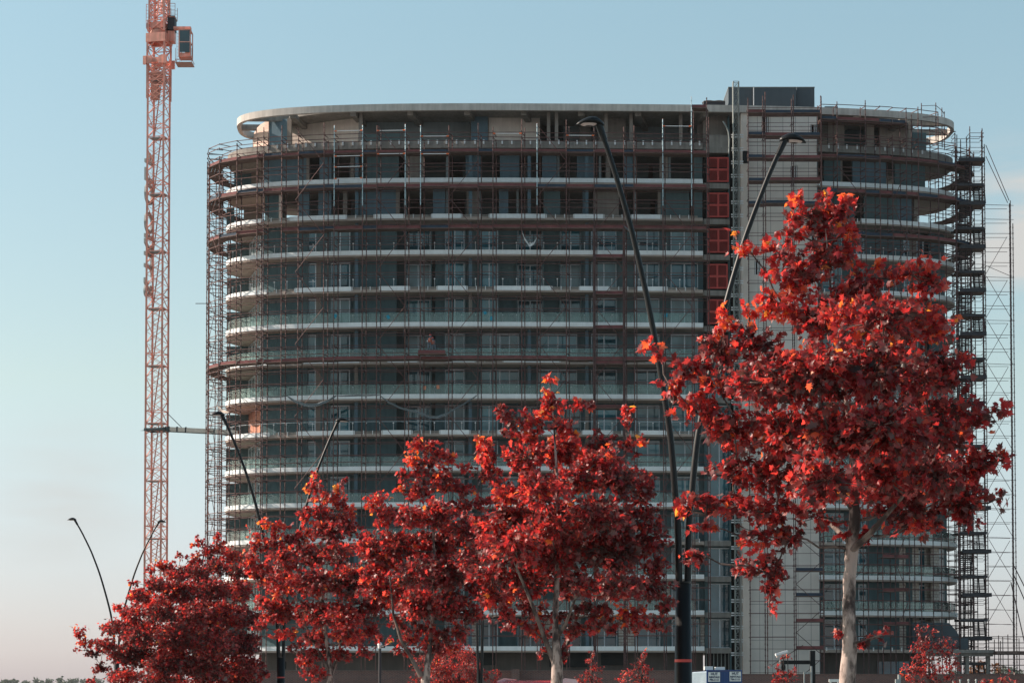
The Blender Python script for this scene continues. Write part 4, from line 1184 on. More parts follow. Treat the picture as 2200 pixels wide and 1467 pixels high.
m = MB(); m.box(a.x+.5, b.x-.1, Y0_+.5, Y1_-.2, b.z+.38, b.z+1.5); m.build('seat', M['dark_steel'], cab)
m = MB(); p0 = at(377, 104, CYk-2); p1 = at(412, 134, CYk-2)
for z_ in (p1.z, p1.z+.28, ):
    m.bar((p0.x, CYk-2, z_), (p1.x, CYk-2, z_), .03, 4); m.bar((p0.x, CYk-.3, z_), (p1.x, CYk-.3, z_), .03, 4); m.bar((p0.x, CYk-2, z_), (p0.x, CYk-.3, z_), .03, 4); m.bar((p1.x, CYk-2, z_), (p1.x, CYk-.3, z_), .03, 4)
for x_ in (p0.x, p1.x): m.bar((x_, CYk-2, p1.z), (x_, CYk-2, p0.z), .03, 4)
m.box(p0.x, p1.x, CYk-2, CYk-.3, p1.z-.03, p1.z+.01)
lx = at(381, 100, CYk-2).x
for x_ in (p0.x+.12, lx+.2): m.bar((x_, CYk-1.9, p1.z), (x_, CYk-1.9, at(381, 70, CYk-2).z), .018, 4)
for y_ in range(72, 132, 7): z_ = at(381, y_, CYk-2).z; m.bar((p0.x+.12, CYk-1.9, z_), (lx+.2, CYk-1.9, z_), .016, 4)
m.build('cab_walkway', M['crane_dark'], cab)

# ------------------------------------------------------------------ hanging netting
def swag(pts, w, name, label, cat, group=None, n=5, mt='net'):
    """hanging strip of cloth through pts, slightly pleated"""
    P = []
    for i in range(len(pts)-1):
        for q in range(6):
            P.append(Vector(pts[i]).lerp(Vector(pts[i+1]), q/6))
    P.append(Vector(pts[-1])); vs = []; fs = []
    for i, p in enumerate(P):
        t = i/(len(P)-1); ww = w*.72*(.35 + .65*math.sin(math.pi*t)**.7)
        for j in range(n+1):
            s_ = j/n; vs.append(p + Vector((0, .10*math.sin(j*2.6 + i*.35), -ww*s_)))
    for i in range(len(P)-1):
        for j in range(n):
            a = i*(n+1)+j; fs.append((a, a+1, a+n+2, a+n+1))
    nv = len(vs)                                   # a thin second skin so that the cloth has thickness
    vs += [v + Vector((0, .02, 0)) for v in vs]; fs += [tuple(i+nv for i in f[::-1]) for f in fs]
    m = MB(); m.add(vs, fs); o = m.build(name, M[mt], smooth=True); tag(o, label, cat, group); return o
def sp(l, off=2.0): return [at(px, py, FPo(px, off)[1]) for (px, py) in l]
g_ = 'loose sheets of netting caught on the scaffold'
swag(sp([(618, 850), (632, 858), (655, 866), (680, 866), (704, 858), (722, 849)]), .42, 'debris_net', 'shorter grey netting swag hanging below a white edge near the left end', 'net', g_)
swag(sp([(816, 848), (835, 862), (860, 874), (890, 880), (904, 885), (920, 892), (942, 893), (960, 886), (985, 872), (1005, 860), (1025, 848)]), .34, 'debris_net', 'long grey netting swag sagging between scaffold poles left of the centre tree top', 'net', g_)
swag(sp([(562, 850), (590, 851), (618, 850)]), .2, 'debris_net', 'narrow grey netting strip tied along the white edge above the left street lamps', 'net', g_)
swag(sp([(722, 849), (770, 847), (816, 848)]), .22, 'debris_net', 'flat grey netting strip tied between the two sagging swags', 'net', g_)
swag(sp([(1122, 497), (1127, 510), (1137, 525), (1147, 520), (1153, 510)]), .35, 'plastic_sheet', 'torn white plastic sheet flapping near the middle of the upper facade', 'sheet', mt='white_metal')
swag(sp([(1340, 484), (1352, 492), (1362, 490)]), .3, 'plastic_sheet', 'pale plastic sheet knotted on the scaffold behind the near street lamp arm', 'sheet', mt='net')
swag(sp([(1362, 498), (1364, 515), (1363, 530)]), .5, 'plastic_sheet', 'pale plastic ribbon dangling down a pole right behind the near lamp arm', 'sheet', mt='net')
swag(sp([(866, 668), (868, 700), (864, 745)]), .35, 'plastic_sheet', 'limp grey plastic strip hanging down a pole above the two workers', 'sheet', mt='net')
swag(sp([(466, 868), (478, 880), (492, 884)], 2.2), .35, 'plastic_sheet', 'crumpled pale sheet on the left end scaffold behind the lamp head', 'sheet', mt='pale_wall')

# ------------------------------------------------------------------ two workers on the deck at the middle left
def worker(px, h, lean, label):
    Yw = FPo(px, OUT+.5)[1]; base = at(px, 768, Yw); base.z = Zof(768) + .01
    me = bpy.data.meshes.new('person'); s = h/1.75
    J = {'pel': (0, 0, .95), 'chest': (lean*.12, -.03, 1.25), 'neck': (lean*.2, -.05, 1.46), 'head': (lean*.25, -.07, 1.58), 'top': (lean*.27, -.07, 1.70),
         'hl': (-.10, 0, .90), 'kl': (-.13, -.06, .50), 'al': (-.14, .02, .08), 'tl': (-.14, -.14, .04), 'hr': (.10, 0, .90), 'kr': (.15, -.03, .50), 'ar': (.17, .05, .08), 'tr': (.17, -.11, .04),
         'sl': (lean*.16-.19, -.03, 1.40), 'el': (lean*.16-.27, -.12, 1.15), 'wl': (lean*.2-.22, -.32, 1.02), 'fl': (lean*.2-.20, -.40, 1.0), 'sr': (lean*.16+.19, -.03, 1.40), 'er': (lean*.2+.28, -.14, 1.16), 'wr': (lean*.3+.22, -.34, 1.05), 'fr': (lean*.3+.2, -.42, 1.03)}
    Rr = {'pel': .15, 'chest': .17, 'neck': .065, 'head': .10, 'top': .07, 'hl': .10, 'kl': .07, 'al': .05, 'tl': .04, 'hr': .10, 'kr': .07, 'ar': .05, 'tr': .04, 'sl': .075, 'el': .05, 'wl': .035, 'fl': .03, 'sr': .075, 'er': .05, 'wr': .035, 'fr': .03}
    ks = list(J); E = [('pel','chest'),('chest','neck'),('neck','head'),('head','top'),('pel','hl'),('hl','kl'),('kl','al'),('al','tl'),('pel','hr'),('hr','kr'),('kr','ar'),('ar','tr'),('chest','sl'),('sl','el'),('el','wl'),('wl','fl'),('chest','sr'),('sr','er'),('er','wr'),('wr','fr')]
    me.from_pydata([tuple(c*s for c in J[k]) for k in ks], [(ks.index(a), ks.index(b)) for a, b in E], []); me.update()
    o = bpy.data.objects.new('person', me); COL.objects.link(o); o.location = base
    md = o.modifiers.new('skin', 'SKIN'); sv = me.skin_vertices[0].data
    for i, k in enumerate(ks): sv[i].radius = (Rr[k]*s, Rr[k]*s*(.75 if k in ('pel', 'chest') else 1)); sv[i].use_root = (k == 'pel')
    o.modifiers.new('sub', 'SUBSURF').levels = 1; o.modifiers['sub'].render_levels = 1
    me.materials.append(M['overall']); o['wl'] = list(base)
    tag(o, label, 'person', 'site workers')
    c = base + Vector((J['head'][0]*s, J['head'][1]*s, J['head'][2]*s)); m = MB()
    m.path([c + Vector((0, 0, .02)), c + Vector((0, 0, .09)), c + Vector((0, 0, .15))], [.135, .125, .04], 10); m.build('hard_hat', M['helmet'], o)
    m = MB(); ch_ = base + Vector((J['chest'][0]*s, J['chest'][1]*s, 0)); m.path([ch_ + Vector((0, 0, .98*s)), ch_ + Vector((0, 0, 1.2*s)), ch_ + Vector((0, 0, 1.42*s))], [.17, .2, .13], 10); m.build('vest', M['vest'], o)
worker(923, 1.72, .3, 'taller worker in red hard hat and orange vest standing on the scaffold deck')
worker(932, 1.45, -.6, 'shorter stooping worker in red hard hat right of the other one')
for px, hh, lb in ((943, .62, 'small dark steel trestle on the deck nearest the stooping worker'), (949, .5, 'lower dark steel trestle on the deck furthest right of the workers')):
    Yw = FPo(px, OUT+.5)[1]; c = at(px, 768, Yw); z0_ = Zof(768); tr_ = empty('trestle', (c.x, Yw, z0_), lb, 'trestle')
    for sx in (-1, 1):
        m = MB(); m.bar((c.x+sx*.26, Yw-.15, z0_), (c.x+sx*.14, Yw, z0_+hh), .022, 4); m.bar((c.x+sx*.26, Yw+.15, z0_), (c.x+sx*.14, Yw, z0_+hh), .022, 4); m.build('leg', M['dark_steel'], tr_)
    m = MB(); m.box(c.x-.22, c.x+.22, Yw-.05, Yw+.05, z0_+hh, z0_+hh+.05); m.build('top_bar', M['dark_steel'], tr_)
HAZE = .00004
SUN_E = 4.9; SKY_S = .10; EXPO = .75
SKYRAMP = [(0, (.72, .66, .96)), (.45, (1.26, 1.11, .84)), (1, (1.44, 1.43, 1.06))]; CLOUD = (3.9, 3.9, 3.8, 1)
# ------------------------------------------------------------------ street lamps
PROF = [(2.9, .028), (3.34, .032), (4.27, .046), (4.72, .075), (5.24, .105), (5.76, .148), (6.7, .265), (7.68, .405), (8.5, .55), (8.95, .64), (9.8, .84), (10.38, 1.0)]
def lamp(px, Y, reachL, reachR, dzL, dzR, label, top=3.34, tilt=0.0):
    p = at(px, 1467, Y); bx = p.x
    L_ = empty('street_lamp', (bx, Y, 0), label, 'street lamp', 'twin armed street lamps')
    m = MB(); m.path([(bx, Y, 0), (bx, Y, .4), (bx, Y, .45), (bx, Y, top)], [.19, .19, .155, .118], 28); m.build('pole', M['black'], L_, smooth=False).data.polygons.foreach_set('use_smooth', [len(q.vertices) == 4 for q in L_.children[-1].data.polygons])
    m = MB(); m.path([(bx, Y, top-.002), (bx, Y, top+.03)], [.122, .122], 24); m.build('pole_cap', M['black'], L_)
    zr_ = 2.12; rr = .155 - (.155-.118)*(zr_-.45)/(top-.45)
    m = MB(); m.path([(bx, Y, zr_-.02), (bx, Y, zr_+.025)], [rr+.003, rr+.002], 28); m.build('red_band', M['louvre'], L_)
    ax = Vector((.962, .272, 0))
    for sgn, reach, dz in ((-1, reachL, dzL), (1, reachR, dzR)):
        pts = []; rs = []
        zmax = PROF[-1][0]
        for (z, s_) in PROF:
            zz = 2.9 + (z-2.9)*(zmax+dz-2.9)/(zmax-2.9) - (3.34 - top) * (1-(z-2.9)/(zmax-2.9))
            pts.append(Vector((bx, Y, zz)) + ax*sgn*(s_*reach + .0) + Vector((sgn*.022, 0, 0)))
            rs.append(.058 - .020*(z-2.9)/(zmax-2.9))
        # smooth
        P2 = [pts[0]]; R2 = [rs[0]]
        for i in range(len(pts)-1):
            for q in (1, 2, 3, 4):
                t = q/4; p0, p1, p2, p3 = pts[max(i-1, 0)], pts[i], pts[i+1], pts[min(i+2, len(pts)-1)]
                P2.append(.5*((2*p1) + (p2-p0)*t + (2*p0-5*p1+4*p2-p3)*t*t + (3*p1-p0-3*p2+p3)*t**3)); R2.append(rs[i]*(1-t)+rs[i+1]*t)
        m = MB(); m.path(P2, R2, 14); m.build('arm', M['black'], L_, smooth=True)
        # lamp head: flattened drop that points outward
        e = P2[-1]; d = (ax*sgn + Vector((0, 0, -.04))).normalized(); sd = Vector((-d.y, d.x, 0)).normalized(); up = Vector((0, 0, 1))
        prof = [(-.08, .035, .035, 0), (-.05, .06, .05, .01), (.0, .09, .070, .025), (.06, .12, .085, .040), (.14, .135, .085, .045), (.21, .125, .070, .04), (.28, .10, .050, .028), (.335, .06, .03, .012), (.37, .02, .010, 0)]
        vs = []; n = 16
        for (x_, w, h, c_) in prof:
            for k in range(n):
                t = 2*math.pi*k/n; hh = h if math.sin(t) > 0 else h*.45
                vs.append(e + d*x_ + sd*w*math.cos(t) + up*(c_ + hh*math.sin(t)))
        N_ = len(prof); fs = [(i*n+k, (i+1)*n+k, (i+1)*n+(k+1) % n, i*n+(k+1) % n) for i in range(N_-1) for k in range(n)] + [tuple(range(n)), tuple((N_-1)*n+k for k in range(n))[::-1]]
        m = MB(); m.add(vs, fs); hd = m.build('lamp_head', M['black'], L_, smooth=True)
        vs = []; n = 20
        for (rr_, dz_) in ((1.0, .0), (.8, -.018), (.45, -.03)):
            for k in range(n):
                t = 2*math.pi*k/n; vs.append(e + d*(.165+.145*rr_*math.cos(t)) + sd*.10*rr_*math.sin(t) + up*(.010+dz_ + .0*math.cos(t)))
        fs = [(i*n+k, (i+1)*n+k, (i+1)*n+(k+1) % n, i*n+(k+1) % n) for i in range(2) for k in range(n)] + [tuple(2*n+k for k in range(n))]
        m = MB(); m.add(vs, fs); m.build('lens', M['lens'], hd, smooth=True)
        m = MB(); m.path([P2[-3], P2[-1] + up*.01, e + d*.05 + up*.03], [.05, .06, .055], 10); m.build('collar', M['black'], hd)
    return L_
lamp(1468, 35.5, 1.36, 1.74, .16, .12, 'nearest and largest black twin arm street lamp with thick pole and red band')
lamp(603, 71.2, 1.88, 1.80, -.02, -.08, 'middle sized black twin arm street lamp in front of the block corner', top=2.72)
lamp(250, 113.0, 2.10, 2.05, -.10, -.12, 'furthest black twin arm street lamp, low at the left, crossing the crane mast')
# short posts
tp_ = empty('twin_post', (at(1031, 1467, 60).x, 60, 0), 'slim pair of dark posts joined at the foot, between the second and third trees', 'post')
for s_ in (-1, 1):
    a = at(1031 + s_*2.5, 1467, 60); m = MB(); m.path([(a.x, 60, 0), (a.x, 60, a.z), at(1031+s_*5, 1400, 60), at(1031+s_*7, 1330, 60)], [.05, .042, .035, .03], 8); m.build('post', M['black'], tp_)
m = MB(); a = at(1031, 1467, 60); m.path([(a.x, 60, 0), (a.x, 60, .5), (a.x, 60, 1.3)], [.1, .09, .075], 12); m.build('base', M['black'], tp_)
po = empty('camera_post', (at(816, 1467, 55).x, 55, 0), 'thin grey post with a white top fitting left of the two stemmed tree', 'post')
a = at(816, 1467, 55); b = at(816, 1392, 55); m = MB(); m.path([(a.x, 55, 0), (a.x, 55, b.z)], [.04, .032], 12); m.build('post', M['dark_steel'], po)
m = MB(); c = at(816, 1385, 55); m.path([(c.x, 55, b.z), (c.x, 55, c.z+.02), (c.x, 55, c.z+.07)], [.04, .06, .03], 12); m.build('top_fitting', M['white_metal'], po)
m = MB(); c = at(821, 1388, 55); m.path([(c.x-.04, 55, c.z), (c.x+.06, 54.9, c.z-.01)], [.035, .03], 10); m.build('camera', M['dark_steel'], po)

# ------------------------------------------------------------------ trees
# a five lobed leaf, folded along the midrib and drooping at the tips
LO = [(0, 0), (.16, .02), (.50, -.06), (.40, .16), (.78, .30), (.48, .38), (.52, .62), (.26, .56), (0, 1.0)]
def leaf_template(small=False):
    if small: out = [(0, 0), (.34, .25), (.30, .62), (0, 1.0)]
    else: out = LO
    Rt = out; Lt = [(-x, y) for (x, y) in out[1:-1]][::-1]
    pts = Rt + Lt
    V = [(x, y, -.16*abs(x) - .22*y*y + .06) for (x, y) in pts]
    n = len(out)
    V.append((0, .36, .05)); c = len(V)-1
    Fs = [(c, i, (i+1) % len(pts)) for i in range(len(pts))]
    return np.array(V), Fs
TPL = {s: leaf_template(s) for s in (False, True)}
def foliage(name, centers, dirs, sizes, hues, mt, par, small=False):
    """many leaves as one mesh; centers Nx3, dirs Nx3 (way the blade points)"""
    V, Fs = TPL[small]; N = len(centers)
    d = dirs / np.linalg.norm(dirs, axis=1, keepdims=True)
    rnd = rng.normal(size=(N, 3)); rnd[:, 2] += .55
    side = np.cross(d, rnd); side /= np.linalg.norm(side, axis=1, keepdims=True) + 1e-9
    nrm = np.cross(side, d)
    bend = rng.uniform(.2, 3.4, N)[:, None]; wid = rng.uniform(.6, 1.05, N)[:, None]
    P = centers[:, None, :] + sizes[:, None, None] * (side[:, None, :]*(V[None, :, 0:1]*wid[:, None]) + d[:, None, :]*V[None, :, 1:2] + nrm[:, None, :]*(V[None, :, 2:3]*bend[:, None]))
    nv = V.shape[0]; F_ = np.array(Fs); T = F_.shape[0]
    faces = (F_[None, :, :] + (np.arange(N)*nv)[:, None, None]).reshape(-1, 3)
    me = bpy.data.meshes.new(name); o0 = np.array(par['wl'])
    me.vertices.add(N*nv); me.vertices.foreach_set('co', (P.reshape(-1, 3) - o0).astype(np.float32).ravel())
    me.loops.add(len(faces)*3); me.loops.foreach_set('vertex_index', faces.astype(np.int32).ravel())
    me.polygons.add(len(faces)); me.polygons.foreach_set('loop_start', np.arange(0, len(faces)*3, 3, dtype=np.int32))
    at_ = me.attributes.new('hue_pick', 'FLOAT', 'POINT'); at_.data.foreach_set('value', np.repeat(hues, nv).astype(np.float32))
    me.materials.append(mt); me.update(calc_edges=True); me.validate()
    o = bpy.data.objects.new(name, me); COL.objects.link(o); o.parent = par; o['wl'] = list(par['wl']); return o

def tree(name, Y, trunk, blobs, label, cat='tree', group=None, leaf=.15, dens=1.0, depth=.9, bark='bark', limbs=(), mt='leaf', small=False, twig_r=.006, hue0=.42, hspread=.16, tipbias=.12, jit=.30, crown_base=None):
    """trunk: [(px,py,width px)]; blobs: [(px,py,rx,ry)] seen outline lumps of the crown"""
    k = Y / F
    b0 = at(trunk[0][0], trunk[0][1], Y)
    t_ = empty(name, (b0.x, Y, 0), label, cat, group)
    pts = [Vector((b0.x, Y, 0))] + [at(px, py, Y) for (px, py, w) in trunk]
    rs = [trunk[0][2]*k/2*1.0] + [w*k/2*.92 for (_, _, w) in trunk]
    for i in range(1, len(pts)): pts[i].y += .05*math.sin(i*1.7)
    m = MB()
    # densify the trunk for small irregularities
    TP = [pts[0]]; TR = [rs[0]]
    for i in range(len(pts)-1):
        n_ = 4
        for q in range(1, n_+1):
            t = q/n_; p = pts[i].lerp(pts[i+1], t); TP.append(p + Vector((random.uniform(-1, 1), random.uniform(-1, 1), 0))*rs[i]*.10); TR.append((rs[i]*(1-t)+rs[i+1]*t)*random.uniform(.95, 1.05))
    m.path(TP, TR, 14); m.build('trunk', M[bark], t_, smooth=True)
    nodes = [(p, r) for p, r in zip(TP, TR) if p.z > pts[1].z]
    bm_ = MB()
    for lm in limbs:
        lp = [at(px, py, Y + dy) for (px, py, w, dy) in lm]; lr = [w*k/2 for (px, py, w, dy) in lm]
        Q = [lp[0]]; S_ = [lr[0]]
        for i in range(len(lp)-1):
            for q in (1, 2, 3): Q.append(lp[i].lerp(lp[i+1], q/3)); S_.append(lr[i]*(1-q/3)+lr[i+1]*q/3)
        bm_.path(Q, S_, 10); nodes += list(zip(Q, S_))
    C = []; D = []; S = []; H = []; LUMPS = []
    axx = np.mean([b[0] for b in blobs])
    ztop_ = max(at(b[0], b[1]-b[3], Y).z for b in blobs); zbot_ = min(at(b[0], b[1]+b[3], Y).z for b in blobs)
    wmax = (max(b[0]+b[2] for b in blobs) - min(b[0]-b[2] for b in blobs)) * k / 2
    for (px, py, rx, ry) in blobs:
        cz = at(px, py, Y).z; f = (cz-zbot_)/(ztop_-zbot_)
        offx = (px - axx)*k
        dmax = math.sqrt(max(0, (wmax*(.45+.55*math.sin(math.pi*min(1, f*.85+.12))))**2 - offx**2)) * depth
        big = rx*ry*k*k
        nsub = 1 if rx*k < .35 else max(1, int(1.6*big**.5/.5*(1+dmax)))
        nsub = min(nsub + 1, 9) if nsub > 1 else 1
        for sb in range(nsub):
            dy = 0 if nsub == 1 else random.uniform(-dmax, dmax)
            Yc = Y + dy; s_ = 1.0 if nsub == 1 else random.uniform(.68, .95)
            ox, oy = (0, 0) if nsub == 1 else (random.uniform(-1, 1)*rx*(1-s_), random.uniform(-1, 1)*ry*(1-s_))
            c = at(px+ox, py+oy, Yc); Rx, Rz = rx*k*s_, ry*k*s_; Ry = max(.6*min(Rx, Rz), min(Rx, Rz)*random.uniform(.7, 1.1))
            LUMPS.append((c, Rx, Ry, Rz, nsub))
    # limbs grow outwards lump by lump, each from the nearest wood already there
    base_z = at(0, crown_base, Y).z if crown_base else -1
    grown = [(p, r) for (p, r) in nodes if p.z > base_z] or nodes
    tx = b0.x
    LUMPS.sort(key=lambda l: math.hypot(l[0].x-tx, l[0].y-Y) + .25*max(0, l[0].z-base_z))
    if True:
        for (c, Rx, Ry, Rz, nsub) in LUMPS:
            p0, r0 = min(grown, key=lambda nr: (nr[0]-c).length + 1.2*max(0, nr[0].z - c.z + .15*math.hypot(c.x-nr[0].x, c.y-nr[0].y)) - min(.25, nr[1]*2))
            r1 = max(twig_r*1.8, min(r0*.62, .010 + .020*Rx)); ln = (c-p0).length; mid = p0.lerp(c, .5) + Vector((random.uniform(-.1, .1)*ln, random.uniform(-.1, .1)*ln, -.08*ln))
            L4 = [p0, p0.lerp(mid, .5) + Vector((random.uniform(-.03, .03)*ln, 0, random.uniform(-.03, .03)*ln)), mid, mid.lerp(c, .5) + Vector((random.uniform(-.04, .04)*ln, 0, .03*ln)), c]
            rr4 = [r1, r1*.92, r1*.82, r1*.7, r1*.55]
            bm_.path(L4, rr4, 6); grown += list(zip(L4[1:], rr4[1:]))
            hl_ = random.gauss(0, .07); lone = 0.0 if nsub > 1 or small else (.27 if Rx < .13 else .10)*max(0, min(1, (c.z-zbot_)/(ztop_-zbot_)*1.3 - .25 + (.3 if c.x < tx else -.1)))  # lone: high and left lumps coloured orange, as if sun shone through
            ntw = max(3, int(dens * 22 * (Rx*Rz + Rx*Ry + Ry*Rz)/3 / (leaf*leaf*8.0)))
            for _ in range(ntw):
                v = Vector(rng.normal(size=3)); v.normalize(); rad = random.uniform(.12, 1.30)**.7
                tip = c + Vector((v.x*Rx, v.y*Ry, v.z*Rz))*rad
                st = c.lerp(tip, random.uniform(.1, .45)); 
                if random.random() < .55: bm_.bar(st, tip, twig_r, 3, twig_r*.5)
                outd = (tip - st); outd = outd.normalized() if outd.length > 1e-4 else Vector((0, 0, 1))
                nl = random.randint(4, 7); hb_ = hl_ + random.gauss(0, .05)
                hb_ += tipbias*max(0, rad-.75)*(1.0 if v.z > .1 or v.x < -.3 else .2)  # sunlight on upper and left tips put into the leaf hue
                small_b = 1.0 if nsub > 1 else 1.18
                for q in range(nl):
                    pos = st.lerp(tip, random.uniform(.55, 1.08)) + Vector(rng.normal(size=3))*leaf*.34*jit/.3
                    dd = Vector((outd.x, outd.y, outd.z*.6)) + Vector(rng.normal(size=3))*.75 + Vector((0, 0, -.30))
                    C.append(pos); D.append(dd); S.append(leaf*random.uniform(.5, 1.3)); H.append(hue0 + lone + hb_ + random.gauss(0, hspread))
        nsh = 0 if Rx < .12 else random.randint(2, 4)
        for _ in range(nsh):
            v = Vector(rng.normal(size=3)); v.y *= .6; v.z = abs(v.z)*.9 + .15 if random.random() < .75 else v.z; v.normalize()
            st = c + Vector((v.x*Rx, v.y*Ry, v.z*Rz))*.7; ln = random.uniform(.22, .50)*min(1.0, .5 + Rx) * (1 if not small else .5); tip = st + v*ln + Vector((0, 0, .04))
            bm_.bar(c + (st-c)*.3, st, twig_r*1.2, 4, twig_r); bm_.bar(st, tip, twig_r, 4, twig_r*.4)
            sun_side = .5 + .5*max(-1, min(1, -v.x*1.1 + v.z*.6 - .1))
            yb = random.uniform(.12, .72) * sun_side * (1 if not small else .4)  # young shoot orange, plus sun glow painted in towards upper left
            for q in range(int(ln/leaf*random.uniform(3.0, 4.5))):
                t = random.uniform(0, 1.05); pos = st.lerp(tip, t) + Vector(rng.normal(size=3))*leaf*.28*(1.2-t*.6)
                dd = v*.5 + Vector(rng.normal(size=3))*.8 + Vector((0, 0, -.25))
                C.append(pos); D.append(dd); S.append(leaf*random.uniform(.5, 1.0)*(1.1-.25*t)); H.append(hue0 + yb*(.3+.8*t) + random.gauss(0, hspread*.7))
    bm_.build('branches', M['bark_dark' if bark != 'bark' else 'bark_dark'], t_, smooth=False)
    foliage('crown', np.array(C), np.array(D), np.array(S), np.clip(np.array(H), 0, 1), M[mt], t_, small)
    return len(C)

cnt = []
g_ = 'red leaved street trees in a row'
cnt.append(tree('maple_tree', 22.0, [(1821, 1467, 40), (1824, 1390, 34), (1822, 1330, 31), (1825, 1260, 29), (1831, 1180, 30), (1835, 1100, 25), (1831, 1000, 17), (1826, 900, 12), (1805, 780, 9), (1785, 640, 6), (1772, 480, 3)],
    [(1768, 425, 16, 26), (1715, 440, 18, 25), (1745, 475, 62, 45), (1800, 450, 40, 35), (1700, 500, 30, 22), (1822, 500, 26, 22), (1595, 520, 20, 22), (1615, 545, 26, 14), (1668, 540, 36, 26), (1790, 545, 70, 42), (1725, 590, 70, 50), (1650, 590, 16, 14), (1885, 560, 13, 20),
     (1960, 590, 62, 42), (2010, 610, 30, 24), (1850, 620, 70, 50), (1680, 650, 60, 48), (1780, 680, 90, 60), (1900, 690, 80, 60), (1990, 700, 70, 60), (1610, 675, 26, 20), (1555, 690, 26, 28), (1545, 745, 40, 38), (1620, 740, 60, 45),
     (1400, 742, 26, 12), (1422, 765, 22, 10), (1490, 790, 50, 28), (1440, 830, 34, 26), (1540, 830, 60, 48), (1640, 820, 80, 62), (1750, 800, 100, 70), (1870, 790, 100, 72), (1980, 800, 80, 70), (2050, 800, 36, 50),
     (1500, 890, 50, 34), (1580, 920, 66, 50), (1680, 930, 80, 64), (1790, 920, 95, 70), (1900, 920, 100, 72), (2010, 910, 86, 70), (2085, 890, 46, 44), (2150, 880, 22, 20), (2140, 975, 26, 10), (2165, 985, 14, 8),
     (1570, 1010, 50, 34), (1660, 1020, 76, 50), (1770, 1030, 90, 56), (1890, 1030, 96, 56), (2000, 1020, 90, 60), (2080, 1000, 46, 44), (2120, 1055, 30, 12), (2155, 1070, 22, 9),
     (1465, 1085, 20, 24), (1520, 1075, 44, 24), (1590, 1085, 56, 34), (1670, 1100, 60, 34), (1760, 1110, 44, 26), (1900, 1100, 60, 30), (1975, 1095, 60, 34), (2060, 1080, 40, 34), (1515, 1130, 26, 16), (1500, 1190, 28, 14), (1475, 1195, 12, 9),
     (2040, 1060, 56, 50), (1975, 1125, 50, 22), (2085, 1105, 36, 28), (1930, 1075, 60, 40), (2110, 990, 34, 44), (1640, 1150, 50, 34), (1700, 1150, 34, 30), (1610, 1215, 40, 26), (1665, 1215, 34, 36), (1655, 1265, 22, 22), (1652, 1302, 12, 8), (1872, 1150, 22, 14), (1815, 1155, 12, 10), (1880, 1370, 22, 11), (1850, 1382, 16, 9), (1806, 1352, 5, 18), (1905, 1355, 10, 8)],
    'nearest and tallest red leaved tree with mottled pale trunk, right of the big street lamp', 'tree', g_, crown_base=1200, leaf=.070, dens=1.6, depth=.85,
    limbs=[[(1832, 1180, 16, 0), (1870, 1145, 13, -.2), (1905, 1105, 10, -.4), (1945, 1060, 6, -.5)], [(1826, 1165, 13, 0), (1790, 1130, 10, .3), (1755, 1100, 7, .5), (1700, 1080, 5, .6)], [(1835, 1100, 12, 0), (1808, 1060, 10, -.2), (1780, 1010, 6, -.4), (1690, 960, 4, -.5)],
           [(1831, 1010, 10, 0), (1870, 960, 8, .3), (1960, 880, 5, .5)], [(1826, 1385, 7, 0), (1845, 1378, 4, -.1), (1895, 1362, 2, -.2)]]))
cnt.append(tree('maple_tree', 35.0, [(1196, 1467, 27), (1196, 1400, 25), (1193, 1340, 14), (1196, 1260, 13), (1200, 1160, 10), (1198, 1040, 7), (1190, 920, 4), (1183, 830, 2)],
    [(1182, 812, 12, 14), (1176, 840, 11, 16), (1190, 865, 26, 18), (1170, 885, 20, 18), (1240, 870, 28, 14), (1262, 872, 12, 12), (1080, 880, 22, 12), (1110, 900, 34, 20), (1150, 915, 30, 20), (1135, 940, 40, 22), (1348, 882, 13, 12), (1345, 905, 12, 14), (1090, 925, 20, 14),
     (1215, 920, 30, 20), (1200, 970, 50, 40), (1130, 985, 50, 36), (1300, 950, 34, 22), (1290, 990, 56, 36), (1352, 960, 20, 20), (1372, 945, 13, 10), (1040, 945, 17, 14), (1050, 975, 22, 26), (1240, 1030, 70, 40), (1160, 1050, 60, 40), (1330, 1030, 50, 40), (1380, 1050, 34, 36),
     (1100, 1060, 40, 30), (1065, 1010, 24, 16), (1100, 1110, 60, 44), (1190, 1120, 80, 50), (1290, 1110, 80, 50), (1380, 1110, 46, 40), (1050, 1140, 46, 34), (1100, 1180, 70, 46), (1200, 1190, 90, 50), (1310, 1180, 80, 50), (1400, 1160, 34, 34), (1410, 1220, 26, 34),
     (1060, 1230, 46, 36), (1130, 1250, 60, 40), (1230, 1260, 60, 34), (1320, 1260, 70, 44), (1400, 1260, 44, 34), (1430, 1300, 20, 24), (1120, 1345, 40, 16), (1170, 1365, 24, 14), (1240, 1350, 34, 14), (1380, 1345, 40, 14), (1300, 1345, 56, 16), (1080, 1318, 36, 16), (1200, 1322, 50, 16), (1060, 1290, 40, 22), (1150, 1310, 34, 18), (1270, 1310, 50, 22), (1350, 1320, 50, 22), (1420, 1340, 22, 14), (1145, 1350, 16, 9), (1160, 1395, 10, 12), (1215, 1395, 10, 22), (1225, 1360, 14, 9)],
    'second nearest red tree, in the middle, with orange leaves on one tall central shoot', 'tree', g_, leaf=.080, dens=1.75, depth=.85,
    limbs=[[(1190, 1420, 13, 0), (1170, 1370, 10, -.1), (1140, 1290, 7, -.3), (1110, 1220, 5, -.5)], [(1200, 1425, 11, 0), (1225, 1370, 8, .1), (1245, 1310, 6, .2), (1270, 1240, 4, .4)], [(1197, 1370, 9, 0), (1215, 1340, 7, -.2), (1238, 1280, 5, -.4)]]))
